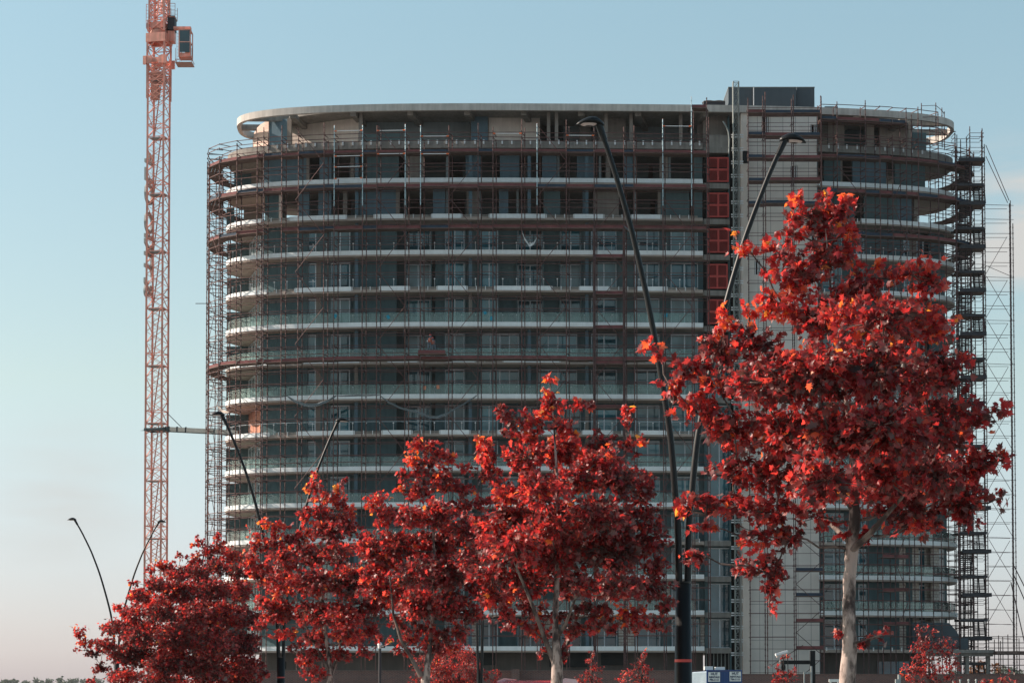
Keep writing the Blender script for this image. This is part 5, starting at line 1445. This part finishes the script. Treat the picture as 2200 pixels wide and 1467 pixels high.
cnt.append(tree('maple_tree', 44.0, [(914, 1467, 22), (917, 1440, 15), (922, 1400, 12), (928, 1340, 10), (935, 1250, 7), (930, 1120, 5), (905, 1000, 3)],
    [(895, 955, 15, 14), (885, 985, 15, 20), (925, 955, 28, 14), (935, 980, 28, 22), (905, 1010, 26, 22), (965, 985, 14, 14), (870, 1020, 16, 14), (855, 1050, 14, 8), (895, 1055, 36, 26), (950, 1030, 34, 26), (1000, 1005, 16, 10), (985, 1045, 28, 20), (1045, 955, 10, 12), (1040, 985, 16, 22), (1035, 1020, 22, 14), (1075, 1035, 24, 12),
     (792, 1085, 10, 16), (815, 1075, 22, 14), (830, 1110, 34, 24), (880, 1110, 40, 30), (940, 1100, 46, 36), (1010, 1080, 42, 26), (1060, 1075, 26, 18), (860, 1170, 50, 36), (930, 1170, 56, 40), (1000, 1140, 50, 36), (1050, 1130, 30, 34), (830, 1210, 34, 36), (890, 1230, 54, 40), (960, 1230, 56, 44), (1020, 1200, 44, 36),
     (840, 1270, 34, 30), (900, 1300, 50, 34), (970, 1300, 50, 40), (1030, 1260, 34, 30), (800, 1180, 34, 44), (795, 1250, 34, 40), (1058, 1190, 34, 50), (1066, 1255, 24, 36), (865, 1395, 26, 12), (960, 1395, 30, 12), (935, 1385, 40, 14), (880, 1372, 30, 12), (905, 1350, 40, 22), (975, 1360, 40, 20), (1010, 1320, 30, 22), (845, 1330, 16, 14), (835, 1380, 7, 12), (820, 1370, 12, 8)],
    'third red tree, its trunk splitting low into two stems, left of the central one', 'tree', g_, leaf=.080, dens=1.75, depth=.8,
    limbs=[[(905, 1452, 12, 0), (885, 1415, 8, -.1), (862, 1375, 7, -.2), (845, 1320, 5, -.3), (838, 1240, 4, -.3)], [(922, 1425, 8, 0), (940, 1385, 6, .1), (955, 1350, 4, .3)]]))
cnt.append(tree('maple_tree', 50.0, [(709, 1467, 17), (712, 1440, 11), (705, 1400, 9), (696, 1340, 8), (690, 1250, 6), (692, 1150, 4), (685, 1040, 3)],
    [(682, 1018, 9, 10), (676, 1045, 13, 16), (660, 1052, 9, 8), (690, 1070, 18, 18), (735, 1030, 8, 12), (728, 1058, 12, 18), (735, 1085, 16, 14), (715, 1070, 8, 9), (680, 1100, 28, 18), (657, 1108, 14, 14), (720, 1110, 30, 20), (755, 1098, 10, 12), (660, 1140, 24, 18), (705, 1140, 36, 24), (750, 1130, 20, 24),
     (575, 1125, 12, 8), (600, 1130, 20, 12), (545, 1150, 12, 7), (550, 1175, 14, 12), (585, 1165, 30, 22), (635, 1160, 26, 20), (610, 1200, 44, 28), (670, 1190, 40, 28), (730, 1190, 44, 30), (780, 1170, 24, 22), (790, 1155, 14, 12), (560, 1230, 24, 30), (610, 1250, 46, 32), (680, 1250, 52, 36), (750, 1250, 50, 36), (800, 1230, 26, 34),
     (560, 1290, 22, 16), (600, 1310, 44, 30), (670, 1320, 50, 34), (745, 1320, 50, 36), (800, 1300, 30, 36), (555, 1345, 20, 10), (610, 1360, 30, 16), (680, 1370, 40, 20), (750, 1370, 40, 22), (800, 1360, 20, 18), (830, 1280, 28, 44), (536, 1210, 18, 34), (690, 1400, 40, 16), (735, 1410, 26, 14), (655, 1420, 24, 16), (675, 1450, 30, 14), (640, 1390, 22, 9), (780, 1400, 18, 14)],
    'fourth red tree, with two orange tipped shoots, in front of the second street lamp', 'tree', g_, leaf=.080, dens=1.75, depth=.8,
    limbs=[[(706, 1440, 8, 0), (685, 1400, 6, -.1), (655, 1340, 4, -.3)], [(714, 1445, 7, 0), (728, 1405, 6, .1), (735, 1350, 4, .2), (745, 1280, 3, .2)]]))
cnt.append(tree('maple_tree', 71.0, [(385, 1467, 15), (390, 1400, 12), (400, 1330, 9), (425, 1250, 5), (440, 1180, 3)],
    [(425, 1165, 14, 12), (465, 1155, 9, 9), (475, 1175, 16, 14), (445, 1185, 20, 16), (385, 1195, 10, 9), (412, 1200, 18, 14), (340, 1212, 14, 9), (360, 1215, 20, 14), (500, 1195, 24, 18), (465, 1215, 30, 20), (420, 1225, 34, 22), (375, 1235, 30, 20), (320, 1225, 12, 8), (330, 1255, 24, 18), (515, 1225, 26, 20),
     (290, 1252, 12, 8), (300, 1280, 26, 18), (380, 1270, 44, 26), (450, 1265, 50, 30), (515, 1270, 30, 30), (255, 1305, 14, 12), (280, 1320, 26, 20), (340, 1310, 46, 30), (420, 1320, 56, 36), (500, 1320, 50, 36), (550, 1330, 20, 24), (240, 1345, 26, 18), (300, 1360, 50, 30), (380, 1370, 56, 34), (460, 1380, 60, 38), (530, 1380, 34, 30),
     (172, 1360, 12, 12), (185, 1380, 22, 12), (165, 1395, 8, 6), (225, 1385, 30, 18), (280, 1405, 50, 26), (360, 1420, 56, 30), (440, 1430, 60, 32), (520, 1430, 44, 30), (200, 1405, 20, 10), (215, 1435, 20, 14), (270, 1450, 44, 20), (350, 1465, 50, 20), (440, 1475, 60, 20), (520, 1470, 44, 20), (195, 1462, 10, 10), (560, 1440, 16, 20)],
    'furthest and lowest spreading red tree at the left, hiding the crane foot', 'tree', g_, leaf=.085, dens=1.75, depth=.8, bark='bark_dark', hue0=.40, limbs=()))
g_ = 'small red shrubs along the road'
for (nm, Y, tr, bl_, lb) in [
    ('red_shrub', 75, [(985, 1467, 8), (985, 1440, 5)], [(905, 1425, 22, 20), (930, 1405, 20, 18), (960, 1400, 26, 22), (1000, 1405, 24, 20), (950, 1440, 40, 26), (1010, 1440, 36, 26), (900, 1460, 20, 14), (970, 1470, 60, 20), (1040, 1450, 16, 12), (1070, 1445, 12, 12), (1062, 1462, 16, 10), (985, 1385, 14, 12)], 'broad rounded red shrub behind the two stemmed third tree'),
    ('red_sapling', 80, [(1271, 1467, 5), (1271, 1420, 3)], [(1271, 1402, 6, 8), (1268, 1420, 12, 12), (1280, 1437, 14, 12), (1262, 1446, 14, 10), (1275, 1460, 20, 12), (1248, 1462, 10, 9)], 'small upright red sapling just right of the central trunk'),
    ('red_sapling', 78, [(1378, 1467, 5), (1380, 1420, 3)], [(1383, 1404, 7, 9), (1378, 1420, 12, 11), (1390, 1434, 13, 11), (1365, 1432, 13, 10), (1350, 1448, 14, 9), (1375, 1452, 26, 12), (1340, 1462, 14, 9), (1385, 1467, 28, 14)], 'wider red sapling left of the nearest lamp pole'),
    ('red_shrub', 58, [(1684, 1467, 5), (1684, 1440, 3)], [(1664, 1432, 10, 9), (1678, 1440, 12, 10), (1700, 1445, 12, 10), (1668, 1455, 15, 10), (1695, 1460, 18, 10), (1697, 1408, 4, 4), (1684, 1412, 3, 3), (1675, 1467, 16, 8), (1709, 1440, 6, 5)], 'sparse red shrub below the white floodlight'),
    ('red_sapling', 62, [(1998, 1467, 7), (1995, 1400, 4)], [(1990, 1345, 8, 7), (1972, 1350, 7, 7), (1985, 1365, 17, 13), (2008, 1358, 10, 8), (1975, 1385, 22, 16), (2005, 1385, 22, 14), (2035, 1372, 9, 7), (2040, 1390, 12, 10), (1985, 1410, 32, 20), (2030, 1410, 28, 18), (1960, 1432, 24, 16), (2000, 1440, 40, 20), (2045, 1430, 20, 18), (1945, 1455, 14, 12), (1990, 1465, 44, 14), (2045, 1455, 20, 10)], 'leafy red conical sapling in front of the dark ramp at the right end'),
    ('red_shrub', 55, [(2150, 1467, 5), (2150, 1460, 3)], [(2172, 1450, 8, 7), (2150, 1460, 20, 8), (2118, 1464, 14, 7), (2175, 1464, 14, 8), (2110, 1458, 4, 4)], 'low red shrub cut by the bottom edge at the far right')]:
    cnt.append(tree(nm, Y, tr, bl_, lb, 'shrub' if 'shrub' in nm else 'sapling', g_, leaf=.062 if nm == 'red_shrub' and Y > 60 else .07, dens=1.0, bark='bark_dark', hue0=.46, hspread=.15, twig_r=.004, small=True, depth=.8))
tree('rust_tree', 262, [(2105, 1467, 8), (2105, 1450, 6)], [(2100, 1432, 16, 10), (2115, 1425, 12, 9), (2092, 1445, 14, 9), (2120, 1445, 16, 10), (2140, 1432, 10, 10), (2146, 1445, 9, 8), (2105, 1455, 22, 9), (2085, 1456, 10, 6)], 'rust coloured tree seen behind the concrete columns at the far right', 'tree', None, leaf=.32, dens=.5, mt='leaf_orange', small=True, bark='bark_dark', twig_r=.02)

# far trees on the skyline
g_ = 'hazy green trees on the far skyline'
far = [(12, 1463, 9, 3, 'low wide hazy tree cut by the left edge of the picture'), (30, 1465, 8, 4, 'very low hazy tree second from the left edge'), (13, 1467, 13, 4, 'broad hazy tree mass lowest at the left edge'), (26, 1466, 5, 3, 'tiny hazy bush right of the leftmost skyline tree'), (55, 1468, 10, 4, 'faint low hazy tree in the gap on the left skyline'), (78, 1466, 6, 6, 'thin spiky hazy tree left of the rounded one on the skyline'), (92, 1469, 12, 5, 'low hazy hedge tree under the spiky one'),
       (105, 1464, 7, 5, 'round topped hazy tree in the middle of the left skyline'), (129, 1461, 5, 6, 'narrow pointed hazy tree, tallest on the left skyline'), (138, 1467, 10, 5, 'low hazy tree at the foot of the tallest skyline one'), (158, 1463, 14, 6, 'broad domed hazy tree left of the lowest red branches'), (182, 1464, 12, 6, 'hazy tree behind the lowest red branches'), (205, 1464, 14, 6, 'hazy tree mostly hidden by the furthest red tree'),
       (2050, 1450, 16, 10, 'bluish tree behind the sapling at the far right'), (2157, 1438, 5, 7, 'bluish twin peaked tree seen through the far right scaffold'), (2168, 1440, 6, 5, 'low bluish tree right of the twin peaked one'), (2176, 1439, 6, 6, 'bluish bushy tree behind the far right scaffold legs'), (2188, 1446, 12, 5, 'low bluish tree touching the right edge of the picture'), (2150, 1449, 22, 6, 'long bluish hedge under the far right trees')]
for (px, py, rx, ry, lb) in far:
    Yf_ = 2500.0 + random.uniform(-60, 60)
    tree('skyline_tree', Yf_, [(px, 1480, 1.5), (px, py, 1)], [(px, py, rx, ry)], lb, 'tree', g_, leaf=2.8, dens=1.0, mt='leaf_far', small=True, bark='bark_dark', twig_r=.12)
print('leaves', cnt, sum(cnt))

# ------------------------------------------------------------------ ground level
def plate(name, x0, x1, y0, y1, z, mt, th=.02):
    m = MB(); m.box(x0, x1, y0, y1, z-th, z); o = m.build(name, mt); tag(o, None, None, None, 'structure'); return o
m = MB(); S_ = 4000.0
m.add([(-S_, -300, 0), (S_, -300, 0), (S_, 5000, 0), (-S_, 5000, 0)], [(0, 1, 2, 3)])
o = m.build('ground', M['earth'], origin=(0, 0, 0)); o['kind'] = 'structure'
# the road runs past the tree row, away to the left
dv = Vector((-.27, 1, 0)).normalized(); sv_ = Vector((dv.y, -dv.x, 0))
def strip(name, s0, s1, z0, z1, mt):
    c = Vector((2.66, 35.5, 0)); m = MB(); a = c + dv*-60; b = c + dv*190
    P = [a + sv_*s0, a + sv_*s1, b + sv_*s1, b + sv_*s0]; m.slab([(p.x, p.y) for p in P], z0, z1); o = m.build(name, mt); o['kind'] = 'structure'
strip('road', 1.6, 9.5, -.05, .012, M['asphalt']); strip('pavement', -2.2, 1.2, -.05, .13, M['kerb']); strip('kerb', 1.2, 1.6, -.05, .15, M['concrete'])
# brick site wall
bw = empty('brick_wall', (5, 165, 0), 'long low dark red brick wall running along the foot of the building', 'wall')
xa_, xb_ = at(470, 1440, 165).x, at(2260, 1440, 165).x
xmid = at(1595, 1440, 165).x
m = MB(); m.box(xa_, xmid, 165, 165.3, 0, at(800, 1441, 165).z); m.box(xmid+.002, xb_, 165, 165.3, 0, at(1700, 1448.5, 165).z); m.build('brickwork', M['brick'], bw)
m = MB(); m.box(xa_-.03, xmid-.03, 164.95, 165.35, at(800, 1441, 165).z, at(800, 1441, 165).z+.06); m.box(xmid+.03, xb_, 164.95, 165.35, at(1700, 1448.5, 165).z, at(1700, 1448.5, 165).z+.06); m.build('coping', M['brick'], bw)
a = at(1076, 1440, 164.4); b = at(1116, 1440, 164.4); m = MB(); m.box(b.x-.6, b.x, 163.4, 164.9, 0, at(800, 1440, 165).z+.1); m.build('brick_pier', M['brick'], bw)

# site container
an = .0
K = empty('site_container', (at(1556, 1467, 150).x, 150, 0), 'blue and white corrugated site container with two white signs beside the brick wall', 'container')
a = at(1520, 1440, 150); b = at(1593, 1440, 150); zt_ = a.z; x0_, x1_ = a.x, b.x
fd = Vector((-.085, 1, 0)).normalized()
m = MB(); m.slab([(x0_, 150.02), (x1_, 150.02), (x1_+fd.x*6, 150+fd.y*6), (x0_+fd.x*6, 150+fd.y*6)], .35, zt_-.02); m.build('body', M['container_blue'], K)
m = MB(); x = x0_+.05
while x < x1_-.05: m.box(x, x+.08, 149.98, 150.018, .4, zt_-.1); x += .18
m.build('end_ribs', M['container_blue'], K)
m = MB()
for i in range(40):
    t = (i+.2)*.15; c = Vector((x0_, 150.02, 0)) + fd*t
    m.slab([(c.x-.045, c.y), (c.x-.002, c.y), (c.x-.002+fd.x*.09, c.y+.09), (c.x-.045+fd.x*.09, c.y+.09)], .4, zt_-.1)
m.slab([(x0_-.025, 150.02), (x0_-.001, 150.02), (x0_-.001+fd.x*6, 156), (x0_-.025+fd.x*6, 156)], .36, zt_-.03)
m.build('side_panel', M['container_white'], K)
m = MB()
for (p, q) in ((x0_-.07, x0_+.03), (x1_-.04, x1_+.03)): m.box(p, q, 149.94, 150.05, .3, zt_)
m.box(x0_-.07, x1_+.03, 149.94, 150.05, zt_, zt_+.06); m.build('frame', M['container_blue'], K)
m = MB()
for px_ in (1515.5, 1571, 1590): c = at(px_, 1436, 152); 
for i in range(7):
    c = at(1514 + i*2.6, 1434.5, 151.5); m.obox((c.x, 151.5, zt_+.06+.13), (.035, 0, 0), (0, .3, 0), (0, 0, .12))
for i in range(9):
    c = at(1537 + i*2.3, 1434.5, 151.5); m.obox((c.x, 151.5, zt_+.06+.11), (.03, 0, 0), (0, .3, 0), (0, 0, .10))
o = m.build('stacked_boards', M['sign']); tag(o, 'row of pale board ends stacked on top of the blue container', 'boards')
def signboard(px0, px1, y0, y1, lines, nm):
    a = at(px0, y0, 149.9); b = at(px1, y1, 149.9); m = MB(); m.box(a.x, b.x, 149.9, 149.93, b.z, a.z); s_ = m.build(nm, M['sign'], K)
    h = a.z-b.z; w = b.x-a.x
    for (txt, cy_, sz) in lines:
        cc_ = Vector(((a.x+b.x)/2, 149.885, a.z - h*cy_)); mt_ = Matrix(((1, 0, 0, cc_.x), (0, 0, -1, cc_.y), (0, 1, 0, cc_.z), (0, 0, 0, 1)))
        put_text(txt, sz*h, mt_, 'lettering', M['ink'], s_, .004, .008)
SG = [('HUT', .2, .36), ('RENTALS', .53, .262), ('794-1111', .82, .27)]
signboard(1522, 1547, 1443, 1463.5, SG, 'sign'); signboard(1567.5, 1592, 1442, 1462.5, SG, 'sign')
a = at(1509.5, 1446, 149.8); m = MB()
c0 = Vector((x0_-.075, 150.6, 0)); m.slab([(c0.x, c0.y), (c0.x+.02, c0.y), (c0.x+.02+fd.x*2.2, c0.y+2.2), (c0.x+fd.x*2.2, c0.y+2.2)], zt_-1.5, zt_-.3); m.build('notice_panel', M['sign'], K)

# black gate frame with signal and the floodlight
Yg = 60.0
G = empty('gate_frame', (at(1745, 1467, Yg).x, Yg, 0), 'black square gate frame with an oval black signal, right of the container', 'frame')
def rect(nm, px0, px1, y0, y1, Yq, dep, mt, par, zlow=None):
    a = at(px0, y0, Yq); b = at(px1, y1, Yq); m = MB(); m.box(a.x, b.x, Yq, Yq+dep, b.z if zlow is None else zlow, a.z); return m.build(nm, mt, par)
rect('post', 1741, 1752, 1397, 1467, Yg, .14, M['black'], G, 0)
rect('beam', 1679, 1740.8, 1418, 1426, Yg+.01, .12, M['black'], G)
rect('beam_end', 1676, 1678.8, 1417, 1425, Yg, .14, M['grey_steel'], G)
rect('hanger', 1678.8, 1681.5, 1426.2, 1468, Yg+.02, .05, M['black'], G, 0)
c = at(1683, 1433, Yg-.06); m = MB()
vs = []; n = 18
for yy in (0, .12):
    for k in range(n): t = 2*math.pi*k/n; vs.append((c.x + .055*math.cos(t)*1.0, c.y+yy, c.z + .10*math.sin(t)))
m.add(vs, [tuple(range(n)), tuple(range(n, 2*n))[::-1]] + [(k, n+k, n+(k+1) % n, (k+1) % n) for k in range(n)]); m.build('signal', M['black'], G)
WF = empty('pale_post_frame', (at(1737, 1467, 59.6).x, 59.6, 0), 'pale grey square frame leaning on a pale post beside the black gate post', 'frame')
rect('post', 1742.2, 1745.4, 1430, 1467, 59.6, .06, M['letter'], WF, 0)
rect('frame_top', 1727, 1742, 1443, 1446.5, 59.61, .05, M['letter'], WF); rect('frame_side', 1727, 1729.6, 1446.6, 1467, 59.61, .05, M['letter'], WF, .3)
FL = empty('floodlight', (at(1690, 1467, 59.2).x, 59.2, 0), 'white topped floodlight tilted on a short stalk above the black frame', 'floodlight')
c = at(1679, 1402, 59.2); dx = Vector((.96, 0, .28)).normalized(); nz = Vector((-.28, 0, .96)).normalized()
m = MB(); m.obox(c, dx*.165, (0, .11, 0), nz*.030); m.build('housing', M['white_metal'], FL)
m = MB(); m.obox(c - nz*.055, dx*.15, (0, .09, 0), nz*.022); m.build('lens', M['lens'], FL)
m = MB(); e = at(1692, 1406, 59.25); m.path([c - nz*.06 + dx*.1, e, at(1684, 1412, 59.25), at(1684, 1418, 59.25)], .014, 6); m.path([e, at(1693, 1440, 59.25), Vector((at(1693, 1440, 59.25).x, 59.25, 0))], .010, 6); m.build('stalk', M['black'], FL)
wp = MB(); a = at(1781, 1458, 70); b = at(1806, 1464, 70); wp.box(a.x, b.x, 70, 70.06, b.z, a.z); wp.box(a.x+.04, a.x+.09, 70.061, 70.1, 0, a.z); wp.box(b.x-.09, b.x-.04, 70.061, 70.1, 0, a.z)
tag(wp.build('sign_board', M['sign']), 'low white board on short legs left of the nearest tree trunk', 'sign')
wp = MB(); a = at(1930, 1448, 72); b = at(1938, 1458, 72); wp.box(a.x, b.x-.04, 72, 72.12, 0, a.z); wp.box(a.x-.09, a.x-.002, 72.0, 72.1, 0, b.z)
tag(wp.build('bollard', M['letter']), 'stepped pale bollard left of the conical red sapling', 'bollard')
g_ = 'small posts by the right hand wall'
for i, px_ in enumerate((2048, 2063, 2081, 2097)):
    a = at(px_, 1461, 90); m = MB(); m.path([(a.x, 90, 0), (a.x, 90, a.z)], .03, 8); m.path([(a.x, 90, a.z), (a.x, 90, a.z+.06)], [.05, .03], 8)
    tag(m.build('marker_post', M['letter']), 'slim pale marker post, %s of four in front of the right hand wall' % ('leftmost', 'second from left', 'third from left', 'rightmost')[i], 'post', g_)

# red car: only its roof shows above the picture's edge
CY_ = 50.0; c = at(1146, 1462, CY_)
CAR = empty('parked_car', (c.x, CY_, 0), 'glossy red parked car, only its roof showing under the central tree', 'car')
hz = at(1146, 1460.5, CY_).z
def car_body():
    L2, W2 = 2.2, .88
    prof = [(-L2, .45), (-L2, .95), (-1.9, 1.08), (-1.15, 1.15), (-.45, hz-.06), (.1, hz), (1.2, hz-.02), (1.75, hz-.35), (2.1, 1.1), (L2, .9), (L2, .45)]
    vs = []
    for (x, z) in prof:
        w = W2 if z < 1.2 else W2 - (z-1.2)*.28
        vs += [(c.x+x*.25 - w, CY_+x, z), (c.x+x*.25 + w, CY_+x, z)]
    n = len(prof); fs = [(2*i, 2*i+1, 2*i+3, 2*i+2) for i in range(n-1)] + [tuple(2*i for i in range(n))[::-1], tuple(2*i+1 for i in range(n)), (1, 0, 2*n-2, 2*n-1)]
    m = MB(); m.add(vs, fs); o = m.build('body', M['car_red'], CAR)
    bv = o.modifiers.new('b', 'BEVEL'); bv.width = .05; bv.segments = 3
car_body()
for sx in (-1, 1):
    for sy in (-1.35, 1.35):
        m = MB(); m.path([(c.x+sy*.25+sx*.70, CY_+sy, .34), (c.x+sy*.25+sx*.92, CY_+sy, .34)], [.34, .34], 20); w = m.build('wheel', M['rubber'], CAR)
        m = MB(); m.path([(c.x+sy*.25+sx*.86, CY_+sy, .34), (c.x+sy*.25+sx*.93, CY_+sy, .34)], [.2, .19], 16); m.build('rim', M['grey_steel'], w)
m = MB(); m.obox((c.x-.21, CY_-.83, 1.39), (.62, 0, 0), (0, .30, .26), (0, -.012, .014)); m.build('windscreen', M['cab_glass'], CAR)
for sx in (-.6, .6): m = MB(); m.obox((c.x-.55+sx, CY_-2.21, .85), (.18, 0, 0), (0, .02, 0), (0, 0, .07)); m.build('headlight', M['lens'], CAR)
bb = MB(); a = at(1083, 1465, 52); b = at(1200, 1466, 52); bb.box(a.x, b.x, 52, 52.1, 0, a.z); tag(bb.build('low_barrier', M['dark_steel']), 'long low dark barrier whose top edge shows behind the red car roof', 'barrier')

# podium at the right end
P_ = empty('podium_deck', (at(2090, 1400, 203).x, 203, 0), 'concrete deck on round columns with dark stepped parapet, right end of the block', 'deck')
Yp = 203.2
sh = [(1960, 1336), (2040, 1337.5), (2047, 1346), (2056, 1357), (2063, 1370), (2080.5, 1370), (2080.5, 1394), (1960, 1394)]
pts = [at(px, py, Yp) for px, py in sh]; n = len(pts)
vs = [(p.x, Yp, p.z) for p in pts] + [(p.x, Yp+.3, p.z) for p in pts]
m = MB(); m.add(vs, [tuple(range(n)), tuple(range(n, 2*n))[::-1]] + [(i, n+i, n+(i+1) % n, (i+1) % n) for i in range(n)]); m.build('stair_parapet', M['slate'], P_)
def pb(nm, px0, px1, y0, y1, dep, mt, dy=0): a = at(px0, y0, Yp+dy); b = at(px1, y1, Yp+dy); m = MB(); m.box(a.x, b.x, Yp+dy, Yp+dy+dep, b.z, a.z); return m.build(nm, mt, P_)
pb('deck_slab', 1985, 2138, 1395, 1402, 8, M['concrete'], -.4); pb('edge_beam', 1985, 2134, 1402.2, 1409, .5, M['concrete'], -.1)
for px_ in (2062, 2078, 2123):
    a = at(px_, 1409, Yp+.3); m = MB(); m.path([(a.x, Yp+.35, 0), (a.x, Yp+.35, a.z)], [.19, .19], 18); m.build('column', M['concrete'], P_)
P2_ = empty('formwork_deck', (at(2180, 1400, 202).x, 202, 0), 'timber formwork deck on props continuing right of the concrete podium', 'formwork')
a = at(2139, 1398, 202); b = at(2235, 1404, 202); m = MB(); m.box(a.x, b.x, 201.5, 207, b.z, a.z); m.build('boarding', M['deck_under'], P2_)
for px_, yt in ((2137, 1373), (2146, 1364), (2150, 1376), (2155, 1367), (2166, 1362), (2178, 1352), (2190, 1370)):
    t0 = at(px_, yt, 202.2); m = MB(); m.bar((t0.x, 202.2, 0), (t0.x-.03, 202.2, t0.z), .04, 6); m.build('prop', M['oxide_dark'], P2_)
for y_ in (1367, 1380, 1391, 1415, 1428, 1440):
    p, q = at(2125, y_, 202.4), at(2235, y_, 202.4); m = MB(); m.bar(p, q, .035, 5); m.build('ledger', M['oxide_dark'], P2_)
rect('toe_beam', 2128, 2240, 1446, 1452, 200.5, .4, M['dark_steel'], P2_)

# terrain far away
m = MB(); xs = np.linspace(-2500, 2500, 60)
for Yh, hh in ((3200, 6), ):
    vs = []; 
    for x in xs: vs += [(x, Yh, -2), (x, Yh+300, hh + 7*math.sin(x*.0021)+4*math.sin(x*.006+1)), (x, Yh+1200, -2)]
    fs = []
    for i in range(len(xs)-1):
        for j in (0, 1): a = 3*i+j; fs.append((a, a+3, a+4, a+1))
    m.add(vs, fs)
o = m.build('hills', M['leaf_hill'] if 'leaf_hill' in M else mat('far_hill', (.05, .075, .04), .95, var=.3, scale=.01), smooth=True); o['kind'] = 'structure'

# ------------------------------------------------------------------ light and sky
SAZ = R(8); SEL = R(31)
sun_dir = Vector((-math.cos(SAZ)*math.cos(SEL), math.sin(SAZ)*math.cos(SEL), math.sin(SEL)))
sd_ = bpy.data.lights.new('sun', 'SUN'); so = bpy.data.objects.new('sun', sd_); COL.objects.link(so)
sd_.energy = SUN_E; sd_.angle = R(.5); sd_.color = (1.0, .84, .72)
so.rotation_euler = (-sun_dir).to_track_quat('-Z', 'Y').to_euler(); so.location = (-50, 0, 80)
w = bpy.data.worlds.new('World'); scene.world = w; w.use_nodes = True; nt = w.node_tree; N, L = nt.nodes, nt.links
bg = N['Background']; sk = N.new('ShaderNodeTexSky'); sk.sky_type = 'NISHITA'; sk.sun_disc = False
sk.sun_elevation = SEL; sk.sun_rotation = math.atan2(sun_dir.x, sun_dir.y); sk.air_density = 1.0; sk.dust_density = 2.2; sk.ozone_density = 1.6; sk.altitude = 1200
# gentle colour balance of the sky, and a few thin clouds low down and at the right
tc = N.new('ShaderNodeTexCoord'); sp_ = N.new('ShaderNodeSeparateXYZ'); L.new(tc.outputs['Generated'], sp_.inputs[0])
rp = N.new('ShaderNodeValToRGB'); cr = rp.color_ramp; cr.elements.new(.5)
for e, (p, c) in zip(cr.elements, SKYRAMP): e.position = p; e.color = (*c, 1)
mr = N.new('ShaderNodeMapRange'); mr.inputs['From Min'].default_value = -.02; mr.inputs['From Max'].default_value = .33
L.new(sp_.outputs['Z'], mr.inputs['Value']); L.new(mr.outputs[0], rp.inputs['Fac'])
mx = N.new('ShaderNodeMixRGB'); mx.blend_type = 'MULTIPLY'; mx.inputs[0].default_value = 1
L.new(sk.outputs[0], mx.inputs[1]); L.new(rp.outputs[0], mx.inputs[2])
mp = N.new('ShaderNodeMapping'); mp.inputs['Scale'].default_value = (5, 5, 26); nz_ = N.new('ShaderNodeTexNoise'); nz_.inputs['Scale'].default_value = 1.6; nz_.inputs['Detail'].default_value = 5
L.new(tc.outputs['Generated'], mp.inputs[0]); L.new(mp.outputs[0], nz_.inputs['Vector'])
def patch(direction, r0, r1, amt):
    v = N.new('ShaderNodeVectorMath'); v.operation = 'DISTANCE'; v.inputs[1].default_value = direction; L.new(tc.outputs['Generated'], v.inputs[0])
    m_ = N.new('ShaderNodeMapRange'); m_.inputs['From Min'].default_value = r0; m_.inputs['From Max'].default_value = r1; m_.inputs['To Min'].default_value = amt; m_.inputs['To Max'].default_value = 0; L.new(v.outputs['Value'], m_.inputs['Value']); return m_.outputs[0]
def dirpx(px, py): d = (at(px, py, 100) - Vector((0, 0, EYE))); return d.normalized()
cl = N.new('ShaderNodeMapRange'); cl.inputs['From Min'].default_value = .40; cl.inputs['From Max'].default_value = .62; L.new(nz_.outputs['Fac'], cl.inputs['Value'])
p1 = patch(dirpx(2225, 480), .0, .045, 2.2); p2 = patch(dirpx(140, 1095), .0, .05, .7); 
ad = N.new('ShaderNodeMath'); ad.operation = 'ADD'; L.new(p1, ad.inputs[0]); L.new(p2, ad.inputs[1]); ml = N.new('ShaderNodeMath'); ml.operation = 'MULTIPLY'; ml.use_clamp = True; L.new(ad.outputs[0], ml.inputs[0]); L.new(cl.outputs[0], ml.inputs[1])
mc = N.new('ShaderNodeMixRGB'); mc.inputs[2].default_value = CLOUD; L.new(ml.outputs[0], mc.inputs[0]); L.new(mx.outputs[0], mc.inputs[1])
L.new(mc.outputs[0], bg.inputs[0]); bg.inputs[1].default_value = SKY_S
scene.view_settings.view_transform = 'Standard'; scene.view_settings.look = 'None'; scene.view_settings.exposure = EXPO; scene.view_settings.gamma = 1.0
scene.cycles.max_bounces = 8; scene.cycles.transparent_max_bounces = 16; scene.cycles.use_denoising = True

if HAZE:
    hm = MB(); hm.box(-4100, 4100, -400, 5100, -3.2, 100.0)
    vm = bpy.data.materials.new('haze'); vm.use_nodes = True; vn = vm.node_tree; vn.nodes.clear()
    vo = vn.nodes.new('ShaderNodeOutputMaterial'); vp = vn.nodes.new('ShaderNodeVolumePrincipled'); vp.inputs['Color'].default_value = (.86, .90, .93, 1)
    vp.inputs['Density'].default_value = HAZE; vp.inputs['Anisotropy'].default_value = .2
    vn.links.new(vp.outputs[0], vo.inputs['Volume'])
    o = hm.build('haze', vm); o['kind'] = 'stuff'; o['label'] = 'pale even haze filling the air over the whole site'; o['category'] = 'haze'
